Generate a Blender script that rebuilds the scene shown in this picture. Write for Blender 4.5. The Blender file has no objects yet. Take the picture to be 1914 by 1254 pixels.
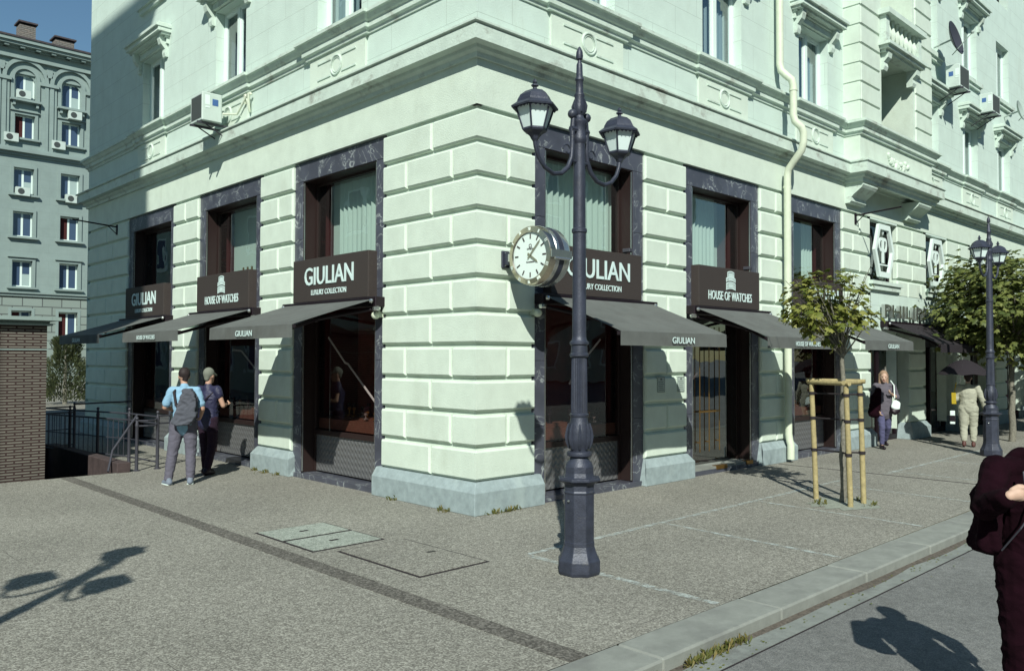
import bpy, bmesh, math, random
from mathutils import Vector, Matrix, noise as mnoise
random.seed(7)
R = math.radians
PI = math.pi
S = bpy.context.scene
C = S.collection

# ------------------------------------------------------------------ camera
yaw, pitch, roll = R(46.048), R(1.494), R(0.175)
F = Vector((math.cos(yaw)*math.cos(pitch), math.sin(yaw)*math.cos(pitch), math.sin(pitch)))
Rt = Vector((math.sin(yaw), -math.cos(yaw), 0)); Up = Rt.cross(F)
Rr = math.cos(roll)*Rt + math.sin(roll)*Up; Uu = -math.sin(roll)*Rt + math.cos(roll)*Up
cd = bpy.data.cameras.new("camera"); cam = bpy.data.objects.new("camera", cd); C.objects.link(cam)
M = Matrix((Rr, Uu, -F)).transposed().to_4x4(); M.translation = Vector((-6.948, -7.867, 2.0))
cam.matrix_world = M
cd.sensor_width = 36; cd.lens = 1540.16/1914*36; cd.clip_end = 2000; cd.clip_start = 0.05
S.camera = cam

# ------------------------------------------------------------------ world, sun, exposure
SUN_EL, SUN_AZ = R(38.5), R(45.5)      # light travels towards +x +y
w = bpy.data.worlds.new("World"); S.world = w; w.use_nodes = True
nt = w.node_tree; bg = nt.nodes['Background']
sky = nt.nodes.new('ShaderNodeTexSky'); sky.sky_type = 'NISHITA'; sky.sun_disc = False
sky.sun_elevation = SUN_EL
sky.sun_rotation = math.atan2(-math.cos(SUN_AZ), -math.sin(SUN_AZ))
sky.air_density = 1.5; sky.dust_density = 0.0; sky.ozone_density = 2.0
tn = nt.nodes.new('ShaderNodeVectorMath'); tn.operation = 'MULTIPLY'; tn.inputs[1].default_value = (.86, 1.12, 1.28)
nt.links.new(sky.outputs[0], tn.inputs[0]); nt.links.new(tn.outputs[0], bg.inputs[0]); bg.inputs[1].default_value = 0.053
sd = bpy.data.lights.new("sun", 'SUN'); sun = bpy.data.objects.new("sun", sd); C.objects.link(sun)
sd.energy = 5.0; sd.angle = R(0.55); sd.color = (0.98, 1.0, 0.90)
dv = Vector((math.cos(SUN_AZ)*math.cos(SUN_EL), math.sin(SUN_AZ)*math.cos(SUN_EL), -math.sin(SUN_EL)))
sun.rotation_euler = dv.to_track_quat('-Z', 'Y').to_euler(); sun.location = (-20, -20, 30)
S.view_settings.view_transform = 'Standard'; S.view_settings.look = 'None'
S.view_settings.exposure = 0.2; S.view_settings.gamma = 1.0
S.cycles.max_bounces = 8; S.cycles.transparent_max_bounces = 12

# ------------------------------------------------------------------ materials
def mat(name, col, rough=0.8, metal=0.0, spec=0.4, noise=0, nscale=5, bump=0, bscale=40, dirt=None, joints=None, detail=6):
    m = bpy.data.materials.new(name); m.use_nodes = True; t = m.node_tree; N = t.nodes; L = t.links
    b = N['Principled BSDF']; b.inputs['Roughness'].default_value = rough; b.inputs['Metallic'].default_value = metal
    b.inputs['Specular IOR Level'].default_value = spec
    b.inputs['Base Color'].default_value = (*col, 1)
    g = N.new('ShaderNodeNewGeometry'); pos = g.outputs['Position']
    out = None
    if noise or dirt or joints:
        nz = N.new('ShaderNodeTexNoise'); nz.inputs['Scale'].default_value = nscale; nz.inputs['Detail'].default_value = detail
        nz.inputs['Roughness'].default_value = 0.65
        L.new(pos, nz.inputs['Vector'])
        r = N.new('ShaderNodeMapRange'); r.inputs[1].default_value = 0.3; r.inputs[2].default_value = 0.7
        r.inputs[3].default_value = 1-noise; r.inputs[4].default_value = 1+noise
        L.new(nz.outputs[0], r.inputs[0])
        h = N.new('ShaderNodeVectorMath'); h.operation = 'SCALE'; h.inputs[0].default_value = col
        L.new(r.outputs[0], h.inputs['Scale']); out = h.outputs[0]
        if dirt:   # (colour, scale, lo, hi, vertical stretch)
            dc, ds, lo, hi, st = dirt
            mp = N.new('ShaderNodeMapping'); mp.inputs['Scale'].default_value = (1, 1, st); L.new(pos, mp.inputs[0])
            n2 = N.new('ShaderNodeTexNoise'); n2.inputs['Scale'].default_value = ds; n2.inputs['Detail'].default_value = 8
            n2.inputs['Roughness'].default_value = 0.7
            L.new(mp.outputs[0], n2.inputs['Vector'])
            r2 = N.new('ShaderNodeMapRange'); r2.inputs[1].default_value = lo; r2.inputs[2].default_value = hi; L.new(n2.outputs[0], r2.inputs[0])
            mx = N.new('ShaderNodeMix'); mx.data_type = 'RGBA'; L.new(r2.outputs[0], mx.inputs[0]); L.new(out, mx.inputs[6])
            mx.inputs[7].default_value = (*dc, 1); out = mx.outputs[2]
        L.new(out, b.inputs['Base Color'])
    if joints:   # horizontal and vertical hair joints on ashlar
        step, dk = joints
        br = N.new('ShaderNodeTexBrick'); br.inputs['Scale'].default_value = 1; br.inputs['Mortar Size'].default_value = 0.006
        br.inputs['Brick Width'].default_value = 1.25; br.inputs['Row Height'].default_value = step; br.inputs['Mortar Smooth'].default_value = 0.5
        sp = N.new('ShaderNodeSeparateXYZ'); L.new(pos, sp.inputs[0])
        ad = N.new('ShaderNodeMath'); ad.operation = 'ADD'; L.new(sp.outputs[0], ad.inputs[0]); L.new(sp.outputs[1], ad.inputs[1])
        cb = N.new('ShaderNodeCombineXYZ'); L.new(ad.outputs[0], cb.inputs[0]); L.new(sp.outputs[2], cb.inputs[1])
        L.new(cb.outputs[0], br.inputs['Vector'])
        mx = N.new('ShaderNodeMix'); mx.data_type = 'RGBA'
        mm = N.new('ShaderNodeMath'); mm.operation = 'MULTIPLY'; mm.inputs[1].default_value = dk; L.new(br.outputs['Fac'], mm.inputs[0])
        L.new(mm.outputs[0], mx.inputs[0]); L.new(out, mx.inputs[6]); mx.inputs[7].default_value = (col[0]*.3, col[1]*.28, col[2]*.26, 1)
        L.new(mx.outputs[2], b.inputs['Base Color'])
    if bump:
        n3 = N.new('ShaderNodeTexNoise'); n3.inputs['Scale'].default_value = bscale; n3.inputs['Detail'].default_value = 6
        L.new(pos, n3.inputs['Vector'])
        bp = N.new('ShaderNodeBump'); bp.inputs['Strength'].default_value = bump; bp.inputs['Distance'].default_value = 0.01
        L.new(n3.outputs[0], bp.inputs['Height']); L.new(bp.outputs[0], b.inputs['Normal'])
    return m

STONE = (0.58, 0.665, 0.575)
m_stone = mat('stone', STONE, .9, noise=.07, nscale=3, bump=.55, bscale=55, dirt=((.47,.53,.44), 1.3, .56, .82, .45))
m_wall = mat('wall_stone', (.53,.635,.575), .9, noise=.06, nscale=2.2, bump=.5, bscale=50, dirt=((.44,.50,.43), 1.6, .58, .85, .25), joints=(.46, .35))
m_corn = mat('cornice_stone', (.53,.625,.555), .9, noise=.10, nscale=4, bump=.5, bscale=40, dirt=((.25,.255,.22), 1.5, .545, .70, 1.6))
m_plinth = mat('plinth_granite', (.27,.33,.34), .85, noise=.18, nscale=9, bump=.4, bscale=120, dirt=((.36,.43,.42), 2.2, .55, .8, .4))
m_bronze = mat('dark_bronze', (.030,.018,.017), .4, .2, .4)
m_brown = mat('sign_brown', (.044,.035,.032), .65, noise=.12, nscale=30)
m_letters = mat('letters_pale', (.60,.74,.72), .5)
m_awning = mat('awning_cloth', (.110,.118,.112), .92, noise=.14, nscale=3, dirt=((.085,.085,.08), 2.5, .5, .8, 1), bump=.25, bscale=220)
m_black = mat('black_metal', (.012,.006,.010), .45, .2)
m_awn_dark = mat('black_cloth', (.016,.012,.016), .9)
m_lamp = mat('lamp_paint', (.036,.041,.062), .48, .2, .5, noise=.3, nscale=9, bump=.3, bscale=70, dirt=((.075,.075,.08), 6, .60, .72, 1))
m_lampglass = mat('frosted_glass', (.68,.80,.78), .35, 0, .5)
m_white = mat('white_paint', (.68,.78,.74), .5)
m_pipe = mat('pipe_paint', (.58,.63,.50), .5, noise=.06, nscale=8)
m_wood = mat('stake_wood', (.34,.28,.14), .85, noise=.25, nscale=16, bump=.5, bscale=70)
m_shelf = mat('shelf_wood', (.11,.06,.04), .5, noise=.2, nscale=20)
m_int = mat('interior_dark', (.06,.008,.011), .9)
m_intback = mat('interior_back', (.12,.035,.03), .8, noise=.5, nscale=2)
m_curtain = mat('curtain_cloth', (.58,.68,.63), .95)
m_steel = mat('steel', (.55,.56,.54), .25, .9)
m_brass = mat('brass', (.30,.17,.05), .35, .8)
m_gold = mat('rose_gold', (.56,.50,.40), .27, 1.0)
m_rail = mat('rail_paint', (.06,.06,.075), .5, .3)
m_strap = mat('strap_rubber', (.02,.015,.018), .8)
m_skin = mat('skin', (.42,.25,.18), .6)
m_skin2 = mat('skin_pale', (.50,.33,.25), .6)
m_bark = mat('bark', (.17,.16,.13), .95, noise=.4, nscale=25, bump=.6, bscale=80)
m_ac = mat('unit_casing', (.50,.58,.54), .6, noise=.06)
m_grille = mat('unit_grille', (.05,.06,.06), .7)
m_blue = mat('blue_label', (.05,.12,.3), .6)
m_plaque = mat('plaque', (.35,.42,.38), .5, noise=.15, nscale=60)
m_plaquel = mat('plaque_line', (.12,.14,.13), .6)
m_road = None
m_kerb = mat('kerb_granite', (.225,.236,.215), .88, noise=.16, nscale=5, bump=.3, bscale=120, dirt=((.16,.165,.155), 1.6, .5, .72, 1))
m_gutter = mat('gutter_concrete', (.20,.215,.20), .9, noise=.16, nscale=7, bump=.5, bscale=90, dirt=((.13,.135,.13), 2.6, .55, .7, 1))
m_brick = None
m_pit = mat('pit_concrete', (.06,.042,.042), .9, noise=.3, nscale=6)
m_bgstone = mat('far_stone', (.24,.305,.29), .9, noise=.09, nscale=.8, joints=(.6, .35))
m_bgdark = mat('far_roof', (.06,.05,.055), .9, noise=.3, nscale=4)
m_opp = mat('opposite_stone', (.34,.42,.36), .9, noise=.1, nscale=.6)
m_soil = mat('soil', (.24,.26,.22), .95, noise=.2, nscale=20, bump=.6, bscale=60)

def speckle(name, c1, c2, c3, scale=75, rough=.88, line=None):
    m = bpy.data.materials.new(name); m.use_nodes = True; t = m.node_tree; N = t.nodes; L = t.links
    b = N['Principled BSDF']; b.inputs['Roughness'].default_value = rough; b.inputs['Specular IOR Level'].default_value = .3
    g = N.new('ShaderNodeNewGeometry'); pos = g.outputs['Position']
    v = N.new('ShaderNodeTexVoronoi'); v.inputs['Scale'].default_value = scale; L.new(pos, v.inputs['Vector'])
    sp = N.new('ShaderNodeSeparateColor'); L.new(v.outputs['Color'], sp.inputs[0])
    cr = N.new('ShaderNodeValToRGB'); e = cr.color_ramp.elements
    e[0].position = .0; e[0].color = (*c1, 1); e[1].position = 1; e[1].color = (*c3, 1)
    k = e.new(.5); k.color = (*c2, 1); L.new(sp.outputs[0], cr.inputs[0])
    n = N.new('ShaderNodeTexNoise'); n.inputs['Scale'].default_value = .55; n.inputs['Detail'].default_value = 8; L.new(pos, n.inputs['Vector'])
    r = N.new('ShaderNodeMapRange'); r.inputs[1].default_value = .3; r.inputs[2].default_value = .7; r.inputs[3].default_value = .88; r.inputs[4].default_value = 1.12
    L.new(n.outputs[0], r.inputs[0])
    n5 = N.new('ShaderNodeTexNoise'); n5.inputs['Scale'].default_value = 14; n5.inputs['Detail'].default_value = 5; L.new(pos, n5.inputs['Vector'])
    r5 = N.new('ShaderNodeMapRange'); r5.inputs[1].default_value = .3; r5.inputs[2].default_value = .7; r5.inputs[3].default_value = .85; r5.inputs[4].default_value = 1.15
    L.new(n5.outputs[0], r5.inputs[0])
    ml = N.new('ShaderNodeMath'); ml.operation = 'MULTIPLY'; L.new(r.outputs[0], ml.inputs[0]); L.new(r5.outputs[0], ml.inputs[1])
    sc = N.new('ShaderNodeVectorMath'); sc.operation = 'SCALE'; L.new(cr.outputs[0], sc.inputs[0]); L.new(ml.outputs[0], sc.inputs['Scale'])
    out = sc.outputs[0]
    if line:
        br = N.new('ShaderNodeTexBrick'); br.offset = 0.0; br.inputs['Scale'].default_value = 1; br.inputs['Mortar Size'].default_value = .005; br.inputs['Mortar Smooth'].default_value = .6
        br.inputs['Brick Width'].default_value = line[0]; br.inputs['Row Height'].default_value = line[1]; L.new(pos, br.inputs['Vector'])
        n6 = N.new('ShaderNodeTexNoise'); n6.inputs['Scale'].default_value = 1.1; L.new(pos, n6.inputs['Vector'])
        r6 = N.new('ShaderNodeMapRange'); r6.inputs[1].default_value = .47; r6.inputs[2].default_value = .58; r6.inputs[4].default_value = .8; L.new(n6.outputs[0], r6.inputs[0])
        mm = N.new('ShaderNodeMath'); mm.operation = 'MULTIPLY'; L.new(br.outputs['Fac'], mm.inputs[0]); L.new(r6.outputs[0], mm.inputs[1])
        mx = N.new('ShaderNodeMix'); mx.data_type = 'RGBA'; L.new(mm.outputs[0], mx.inputs[0]); L.new(out, mx.inputs[6]); mx.inputs[7].default_value = (.06,.055,.05,1)
        out = mx.outputs[2]
    L.new(out, b.inputs['Base Color'])
    bp = N.new('ShaderNodeBump'); bp.inputs['Strength'].default_value = .6; bp.inputs['Distance'].default_value = .006
    L.new(v.outputs['Distance'], bp.inputs['Height']); bp.invert = True; L.new(bp.outputs[0], b.inputs['Normal'])
    return m
m_pave = speckle('exposed_aggregate', (.125,.118,.102), (.215,.208,.180), (.345,.338,.295), 82, line=(2.4, 1.35))
m_road = speckle('asphalt', (.105,.108,.108), (.155,.158,.153), (.225,.226,.216), 150)
m_cover = speckle('cover_aggregate', (.18,.21,.18), (.27,.29,.255), (.38,.42,.37), 80)
m_strip = speckle('channel_brick', (.06,.056,.05), (.105,.097,.085), (.19,.18,.16), 60)

def mat_chalk():
    m = mat('worn_white_paint', (.52,.58,.56), .9); t = m.node_tree; N = t.nodes; L = t.links
    b = N['Principled BSDF']; g = N.new('ShaderNodeNewGeometry')
    n = N.new('ShaderNodeTexNoise'); n.inputs['Scale'].default_value = 9; n.inputs['Detail'].default_value = 9; n.inputs['Roughness'].default_value = .75
    L.new(g.outputs['Position'], n.inputs['Vector'])
    r = N.new('ShaderNodeMapRange'); r.inputs[1].default_value = .44; r.inputs[2].default_value = .62; r.inputs[3].default_value = 0.08; r.inputs[4].default_value = .75
    L.new(n.outputs[0], r.inputs[0]); L.new(r.outputs[0], b.inputs['Alpha'])
    return m
m_chalk = mat_chalk()

def mat_marble():
    m = mat('dark_marble', (.06,.065,.085), .3, spec=.5); t = m.node_tree; N = t.nodes; L = t.links; b = N['Principled BSDF']
    g = N.new('ShaderNodeNewGeometry'); n = N.new('ShaderNodeTexNoise'); n.inputs['Scale'].default_value = 2.4; n.inputs['Detail'].default_value = 6; n.inputs['Distortion'].default_value = 1.8
    L.new(g.outputs['Position'], n.inputs['Vector'])
    s = N.new('ShaderNodeMath'); s.operation = 'SUBTRACT'; s.inputs[1].default_value = .5; L.new(n.outputs[0], s.inputs[0])
    a = N.new('ShaderNodeMath'); a.operation = 'ABSOLUTE'; L.new(s.outputs[0], a.inputs[0])
    r = N.new('ShaderNodeMapRange'); r.inputs[1].default_value = .0; r.inputs[2].default_value = .018; r.inputs[3].default_value = 1; r.inputs[4].default_value = 0; L.new(a.outputs[0], r.inputs[0])
    n2 = N.new('ShaderNodeTexNoise'); n2.inputs['Scale'].default_value = 3; L.new(g.outputs['Position'], n2.inputs['Vector'])
    r2 = N.new('ShaderNodeMapRange'); r2.inputs[1].default_value = .40; r2.inputs[2].default_value = .55; L.new(n2.outputs[0], r2.inputs[0])
    mu = N.new('ShaderNodeMath'); mu.operation = 'MULTIPLY'; L.new(r.outputs[0], mu.inputs[0]); L.new(r2.outputs[0], mu.inputs[1])
    r3 = N.new('ShaderNodeMapRange'); r3.inputs[3].default_value = .6; r3.inputs[4].default_value = 1.7; L.new(n2.outputs[0], r3.inputs[0])
    sc = N.new('ShaderNodeVectorMath'); sc.operation = 'SCALE'; sc.inputs[0].default_value = (.058,.062,.082); L.new(r3.outputs[0], sc.inputs['Scale'])
    mx = N.new('ShaderNodeMix'); mx.data_type = 'RGBA'; L.new(mu.outputs[0], mx.inputs[0]); L.new(sc.outputs[0], mx.inputs[6]); mx.inputs[7].default_value = (.35,.38,.38,1)
    L.new(mx.outputs[2], b.inputs['Base Color']); return m
m_marble = mat_marble()

def mat_brick(name, c1, c2, mortar, bw, rh, ms=.012):
    m = mat(name, c1, .9); t = m.node_tree; N = t.nodes; L = t.links; b = N['Principled BSDF']
    g = N.new('ShaderNodeNewGeometry'); sp = N.new('ShaderNodeSeparateXYZ'); L.new(g.outputs['Position'], sp.inputs[0])
    ad = N.new('ShaderNodeMath'); ad.operation = 'ADD'; L.new(sp.outputs[0], ad.inputs[0]); L.new(sp.outputs[1], ad.inputs[1])
    cb = N.new('ShaderNodeCombineXYZ'); L.new(ad.outputs[0], cb.inputs[0]); L.new(sp.outputs[2], cb.inputs[1])
    br = N.new('ShaderNodeTexBrick'); br.inputs['Scale'].default_value = 1; br.inputs['Mortar Size'].default_value = ms
    br.inputs['Brick Width'].default_value = bw; br.inputs['Row Height'].default_value = rh
    br.inputs['Color1'].default_value = (*c1, 1); br.inputs['Color2'].default_value = (*c2, 1); br.inputs['Mortar'].default_value = (*mortar, 1)
    L.new(cb.outputs[0], br.inputs['Vector']); L.new(br.outputs[0], b.inputs['Base Color'])
    bp = N.new('ShaderNodeBump'); bp.inputs['Strength'].default_value = .8; bp.inputs['Distance'].default_value = .02; bp.invert = True
    L.new(br.outputs['Fac'], bp.inputs['Height']); L.new(bp.outputs[0], b.inputs['Normal']); return m
m_brick = mat_brick('brick', (.21,.20,.17), (.15,.14,.12), (.045,.028,.025), .24, .046, .014)
m_brick2 = mat_brick('chimney_brick', (.22,.19,.17), (.17,.165,.155), (.1,.09,.08), .4, .14, .02)
m_rust = mat_brick('far_rusticated', (.24,.29,.265), (.22,.265,.24), (.08,.09,.09), 1.3, .62, .03)

def mat_panel():
    m = mat('embossed_panel', (.20,.20,.205), .45, .5); t = m.node_tree; N = t.nodes; L = t.links; b = N['Principled BSDF']
    g = N.new('ShaderNodeNewGeometry'); sp = N.new('ShaderNodeSeparateXYZ'); L.new(g.outputs['Position'], sp.inputs[0])
    ad = N.new('ShaderNodeMath'); ad.operation = 'ADD'; L.new(sp.outputs[0], ad.inputs[0]); L.new(sp.outputs[1], ad.inputs[1])
    def sn(src, k, a=None):
        q = N.new('ShaderNodeMath'); q.operation = 'MULTIPLY'; q.inputs[1].default_value = k; L.new(src, q.inputs[0]); o = q.outputs[0]
        if a:
            q2 = N.new('ShaderNodeMath'); q2.operation = 'ADD'; L.new(o, q2.inputs[0]); L.new(a, q2.inputs[1]); o = q2.outputs[0]
        s = N.new('ShaderNodeMath'); s.operation = 'SINE'; L.new(o, s.inputs[0]); return s.outputs[0]
    s1 = sn(ad.outputs[0], 62.8); k = N.new('ShaderNodeMath'); k.operation = 'MULTIPLY'; k.inputs[1].default_value = 1.3; L.new(s1, k.inputs[0])
    s2 = sn(sp.outputs[2], 62.8, k.outputs[0])
    bp = N.new('ShaderNodeBump'); bp.inputs['Strength'].default_value = .45; bp.inputs['Distance'].default_value = .01
    L.new(s2, bp.inputs['Height']); L.new(bp.outputs[0], b.inputs['Normal']); return m
m_panel = mat_panel()

def mat_glass(name, tint, refl, rough=.0):
    m = bpy.data.materials.new(name); m.use_nodes = True; t = m.node_tree; N = t.nodes; L = t.links
    N.remove(N['Principled BSDF']); o = N['Material Output']
    tr = N.new('ShaderNodeBsdfTransparent'); tr.inputs[0].default_value = (*tint, 1)
    gl = N.new('ShaderNodeBsdfGlossy'); gl.inputs['Roughness'].default_value = rough; gl.inputs['Color'].default_value = (.9,.95,.95,1)
    g = N.new('ShaderNodeNewGeometry')
    dt = N.new('ShaderNodeVectorMath'); dt.operation = 'DOT_PRODUCT'; L.new(g.outputs['Normal'], dt.inputs[0]); L.new(g.outputs['Incoming'], dt.inputs[1])
    ab = N.new('ShaderNodeMath'); ab.operation = 'ABSOLUTE'; L.new(dt.outputs['Value'], ab.inputs[0])
    om = N.new('ShaderNodeMath'); om.operation = 'SUBTRACT'; om.inputs[0].default_value = 1; L.new(ab.outputs[0], om.inputs[1])
    pw = N.new('ShaderNodeMath'); pw.operation = 'POWER'; pw.inputs[1].default_value = 5; L.new(om.outputs[0], pw.inputs[0])
    r = N.new('ShaderNodeMapRange'); r.inputs[3].default_value = refl; r.inputs[4].default_value = 1; L.new(pw.outputs[0], r.inputs[0])
    n = N.new('ShaderNodeTexNoise'); n.inputs['Scale'].default_value = 1.3; L.new(g.outputs['Position'], n.inputs['Vector'])
    bp = N.new('ShaderNodeBump'); bp.inputs['Strength'].default_value = .06; bp.inputs['Distance'].default_value = .05; L.new(n.outputs[0], bp.inputs['Height']); L.new(bp.outputs[0], gl.inputs['Normal'])
    mx = N.new('ShaderNodeMixShader'); L.new(r.outputs[0], mx.inputs[0]); L.new(tr.outputs[0], mx.inputs[1]); L.new(gl.outputs[0], mx.inputs[2])
    L.new(mx.outputs[0], o.inputs[0]); return m
m_glass = mat_glass('window_glass', (.84,.90,.88), .26)
m_glass_low = mat_glass('display_glass', (.80,.66,.66), .09)
m_glass_up = mat_glass('upper_glass', (.80,.86,.9), .25)

def mat_leaf(name, c1, c2, c3):
    m = bpy.data.materials.new(name); m.use_nodes = True; t = m.node_tree; N = t.nodes; L = t.links; b = N['Principled BSDF']
    b.inputs['Roughness'].default_value = .55; b.inputs['Specular IOR Level'].default_value = .3
    g = N.new('ShaderNodeNewGeometry'); cr = N.new('ShaderNodeValToRGB'); e = cr.color_ramp.elements
    e[0].color = (*c1, 1); e[1].color = (*c3, 1); k = e.new(.5); k.color = (*c2, 1)
    L.new(g.outputs['Random Per Island'], cr.inputs[0]); L.new(cr.outputs[0], b.inputs['Base Color'])
    tl = N.new('ShaderNodeBsdfTranslucent'); L.new(cr.outputs[0], tl.inputs[0]); ms = N.new('ShaderNodeMixShader'); ms.inputs[0].default_value = .3
    L.new(b.outputs[0], ms.inputs[1]); L.new(tl.outputs[0], ms.inputs[2]); L.new(ms.outputs[0], N['Material Output'].inputs[0]); return m
m_leaf = mat_leaf('maple_leaf', (.09,.12,.022), (.17,.19,.035), (.26,.26,.07))
m_leaf2 = mat_leaf('maple_leaf_dark', (.065,.09,.025), (.13,.155,.04), (.21,.23,.07))
m_thuja = mat_leaf('evergreen_leaf', (.04,.055,.025), (.07,.09,.04), (.12,.13,.06))
m_weed = mat_leaf('weed_leaf', (.09,.11,.03), (.14,.14,.04), (.22,.17,.06))

# ------------------------------------------------------------------ mesh helpers
def wloc(o):
    v = Vector((0,0,0))
    while o: v += o.location; o = o.parent
    return v
class MB:
    def __init__(s, T=None): s.v = []; s.f = []; s.m = []; s.T = T or (lambda a, b, c: (a, b, c)); s.mi = 0
    def add(s, vs, fs):
        n = len(s.v); s.v += [s.T(*q) for q in vs]
        for f in fs: s.f.append([n+i for i in f]); s.m.append(s.mi)
        return s
    def box(s, a0, a1, b0, b1, c0, c1):
        vs = [(a, b, c) for c in (c0, c1) for b in (b0, b1) for a in (a0, a1)]
        return s.add(vs, [(0,1,3,2),(4,5,7,6),(0,1,5,4),(2,3,7,6),(0,2,6,4),(1,3,7,5)])
    def quad(s, *p): return s.add(p, [tuple(range(len(p)))])
    def prism(s, pts, ax, c0, c1):   # pts 2-D polygon, extruded along axis index ax
        def mk(p, c): q = list(p); q.insert(ax, c); return tuple(q)
        n = len(pts); vs = [mk(p, c0) for p in pts] + [mk(p, c1) for p in pts]
        return s.add(vs, [tuple(range(n)), tuple(range(n, 2*n))] + [(i, (i+1) % n, n+(i+1) % n, n+i) for i in range(n)])
    def lathe(s, prof, cx=0, cy=0, seg=16, rot=0, cz=0):
        n = len(prof); vs = []
        for r, z in prof:
            for k in range(seg):
                a = rot + 2*PI*k/seg; vs.append((cx+r*math.cos(a), cy+r*math.sin(a), z+cz))
        fs = [(j*seg+k, j*seg+(k+1) % seg, (j+1)*seg+(k+1) % seg, (j+1)*seg+k) for j in range(n-1) for k in range(seg)]
        fs += [tuple(range(seg)), tuple((n-1)*seg+k for k in range(seg))]
        return s.add(vs, fs)
    def tube(s, path, r, seg=8):
        P = [Vector(q) for q in path]; n = len(P); rs = r if isinstance(r, (list, tuple)) else [r]*n
        vs = []; pu = None
        for i in range(n):
            d = (P[min(i+1, n-1)] - P[max(i-1, 0)]).normalized()
            if pu is None: pu = d.orthogonal().normalized()
            u = (pu - d*pu.dot(d)).normalized(); pu = u; v2 = d.cross(u)
            for k in range(seg):
                a = 2*PI*k/seg; q = P[i] + rs[i]*(math.cos(a)*u + math.sin(a)*v2); vs.append(tuple(q))
        fs = [(j*seg+k, j*seg+(k+1) % seg, (j+1)*seg+(k+1) % seg, (j+1)*seg+k) for j in range(n-1) for k in range(seg)]
        fs += [tuple(range(seg)), tuple((n-1)*seg+k for k in range(seg))]
        return s.add(vs, fs)
    def ball(s, c, r, seg=10, sc=(1,1,1)):
        vs = []; fs = []; nr = seg//2
        for j in range(nr+1):
            th = PI*j/nr
            for k in range(seg):
                a = 2*PI*k/seg; vs.append((c[0]+sc[0]*r*math.sin(th)*math.cos(a), c[1]+sc[1]*r*math.sin(th)*math.sin(a), c[2]+sc[2]*r*math.cos(th)))
        for j in range(nr):
            for k in range(seg): fs.append((j*seg+k, j*seg+(k+1) % seg, (j+1)*seg+(k+1) % seg, (j+1)*seg+k))
        return s.add(vs, fs)
    def capsule(s, p0, p1, r0, r1, flat=1.0, seg=14, wide=(1,0,0)):
        p0 = Vector(p0); p1 = Vector(p1); d = (p1-p0); L = d.length; d = d.normalized() if L > 1e-6 else Vector((0,0,1))
        u = Vector(wide); u = u - d*u.dot(d)
        if u.length < .05: u = d.orthogonal()
        u.normalize(); v2 = d.cross(u); rings = []
        for k in range(5):
            a = PI/2*(1-k/4.0) if k < 4 else 0
            rings.append((p0 - d*r0*math.sin(a)*min(1, flat*1.2), r0*max(math.cos(a), .05)))
        for k in range(5):
            a = PI/2*k/4.0; rings.append((p1 + d*r1*math.sin(a)*min(1, flat*1.2), r1*max(math.cos(a), .05)))
        vs = []
        for c, r in rings:
            for k in range(seg):
                a = 2*PI*k/seg; vs.append(tuple(c + r*math.cos(a)*u + flat*r*math.sin(a)*v2))
        n = len(rings)
        fs = [(j*seg+k, j*seg+(k+1) % seg, (j+1)*seg+(k+1) % seg, (j+1)*seg+k) for j in range(n-1) for k in range(seg)]
        fs += [tuple(range(seg)), tuple((n-1)*seg+k for k in range(seg))]
        return s.add(vs, fs)
    def build(s, name, mats, parent=None, world=True, bevel=0, smooth=False, remesh=0, merge=True, angle=None, fold=0):
        me = bpy.data.meshes.new(name)
        off = wloc(parent) if (parent and world) else Vector((0,0,0))
        me.from_pydata([tuple(Vector(q)-off) for q in s.v], [], s.f)
        if not isinstance(mats, (list, tuple)): mats = [mats]
        for m in mats: me.materials.append(m)
        for i, p in enumerate(me.polygons): p.material_index = s.m[i]
        bm = bmesh.new(); bm.from_mesh(me)
        if merge: bmesh.ops.remove_doubles(bm, verts=bm.verts, dist=1e-5); bmesh.ops.recalc_face_normals(bm, faces=bm.faces)
        if bevel: bmesh.ops.bevel(bm, geom=[e for e in bm.edges if len(e.link_faces) == 2 and e.calc_face_angle(0) > .5], offset=bevel, segments=1, affect='EDGES', clamp_overlap=True)
        bm.to_mesh(me); bm.free()
        o = bpy.data.objects.new(name, me); C.objects.link(o)
        if parent: o.parent = parent
        if remesh:
            md = o.modifiers.new('r', 'REMESH'); md.mode = 'VOXEL'; md.voxel_size = remesh; md.use_smooth_shade = True
            ms = o.modifiers.new('s', 'SMOOTH'); ms.factor = .5; ms.iterations = 5
            dg = bpy.context.evaluated_depsgraph_get(); nm = bpy.data.meshes.new_from_object(o.evaluated_get(dg)); o.modifiers.clear(); o.data = nm; nm.name = name
            for p in nm.polygons: p.use_smooth = True
            if fold:
                cs = [v.co.copy() for v in nm.vertices]; ns = [v.normal.copy() for v in nm.vertices]
                for v, c_, n_ in zip(nm.vertices, cs, ns):
                    q = mnoise.noise(Vector((c_.x*7+c_.z*4, c_.y*7, c_.z*11)))+.5*mnoise.noise(Vector((c_.x*15-c_.z*9+3, c_.y*15, c_.z*20)))
                    v.co = c_+n_*fold*((1-abs(q)*2.6)-.15)
        if smooth:
            for p in o.data.polygons: p.use_smooth = True
            if angle is None: angle = 40
            try: o.data.set_sharp_from_angle(angle=R(angle))
            except Exception: pass
        return o
def thing(name, label, cat, loc=(0,0,0), rz=0, group=None):
    o = bpy.data.objects.new(name, None); C.objects.link(o); o.location = loc; o.rotation_euler = (0,0,rz)
    o.empty_display_size = .2
    o['label'] = label; o['category'] = cat
    if group: o['group'] = group
    return o
def tag(o, label, cat, group=None):
    o['label'] = label; o['category'] = cat
    if group: o['group'] = group
    return o
def struct(o, kind='structure'): o['kind'] = kind; return o
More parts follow.
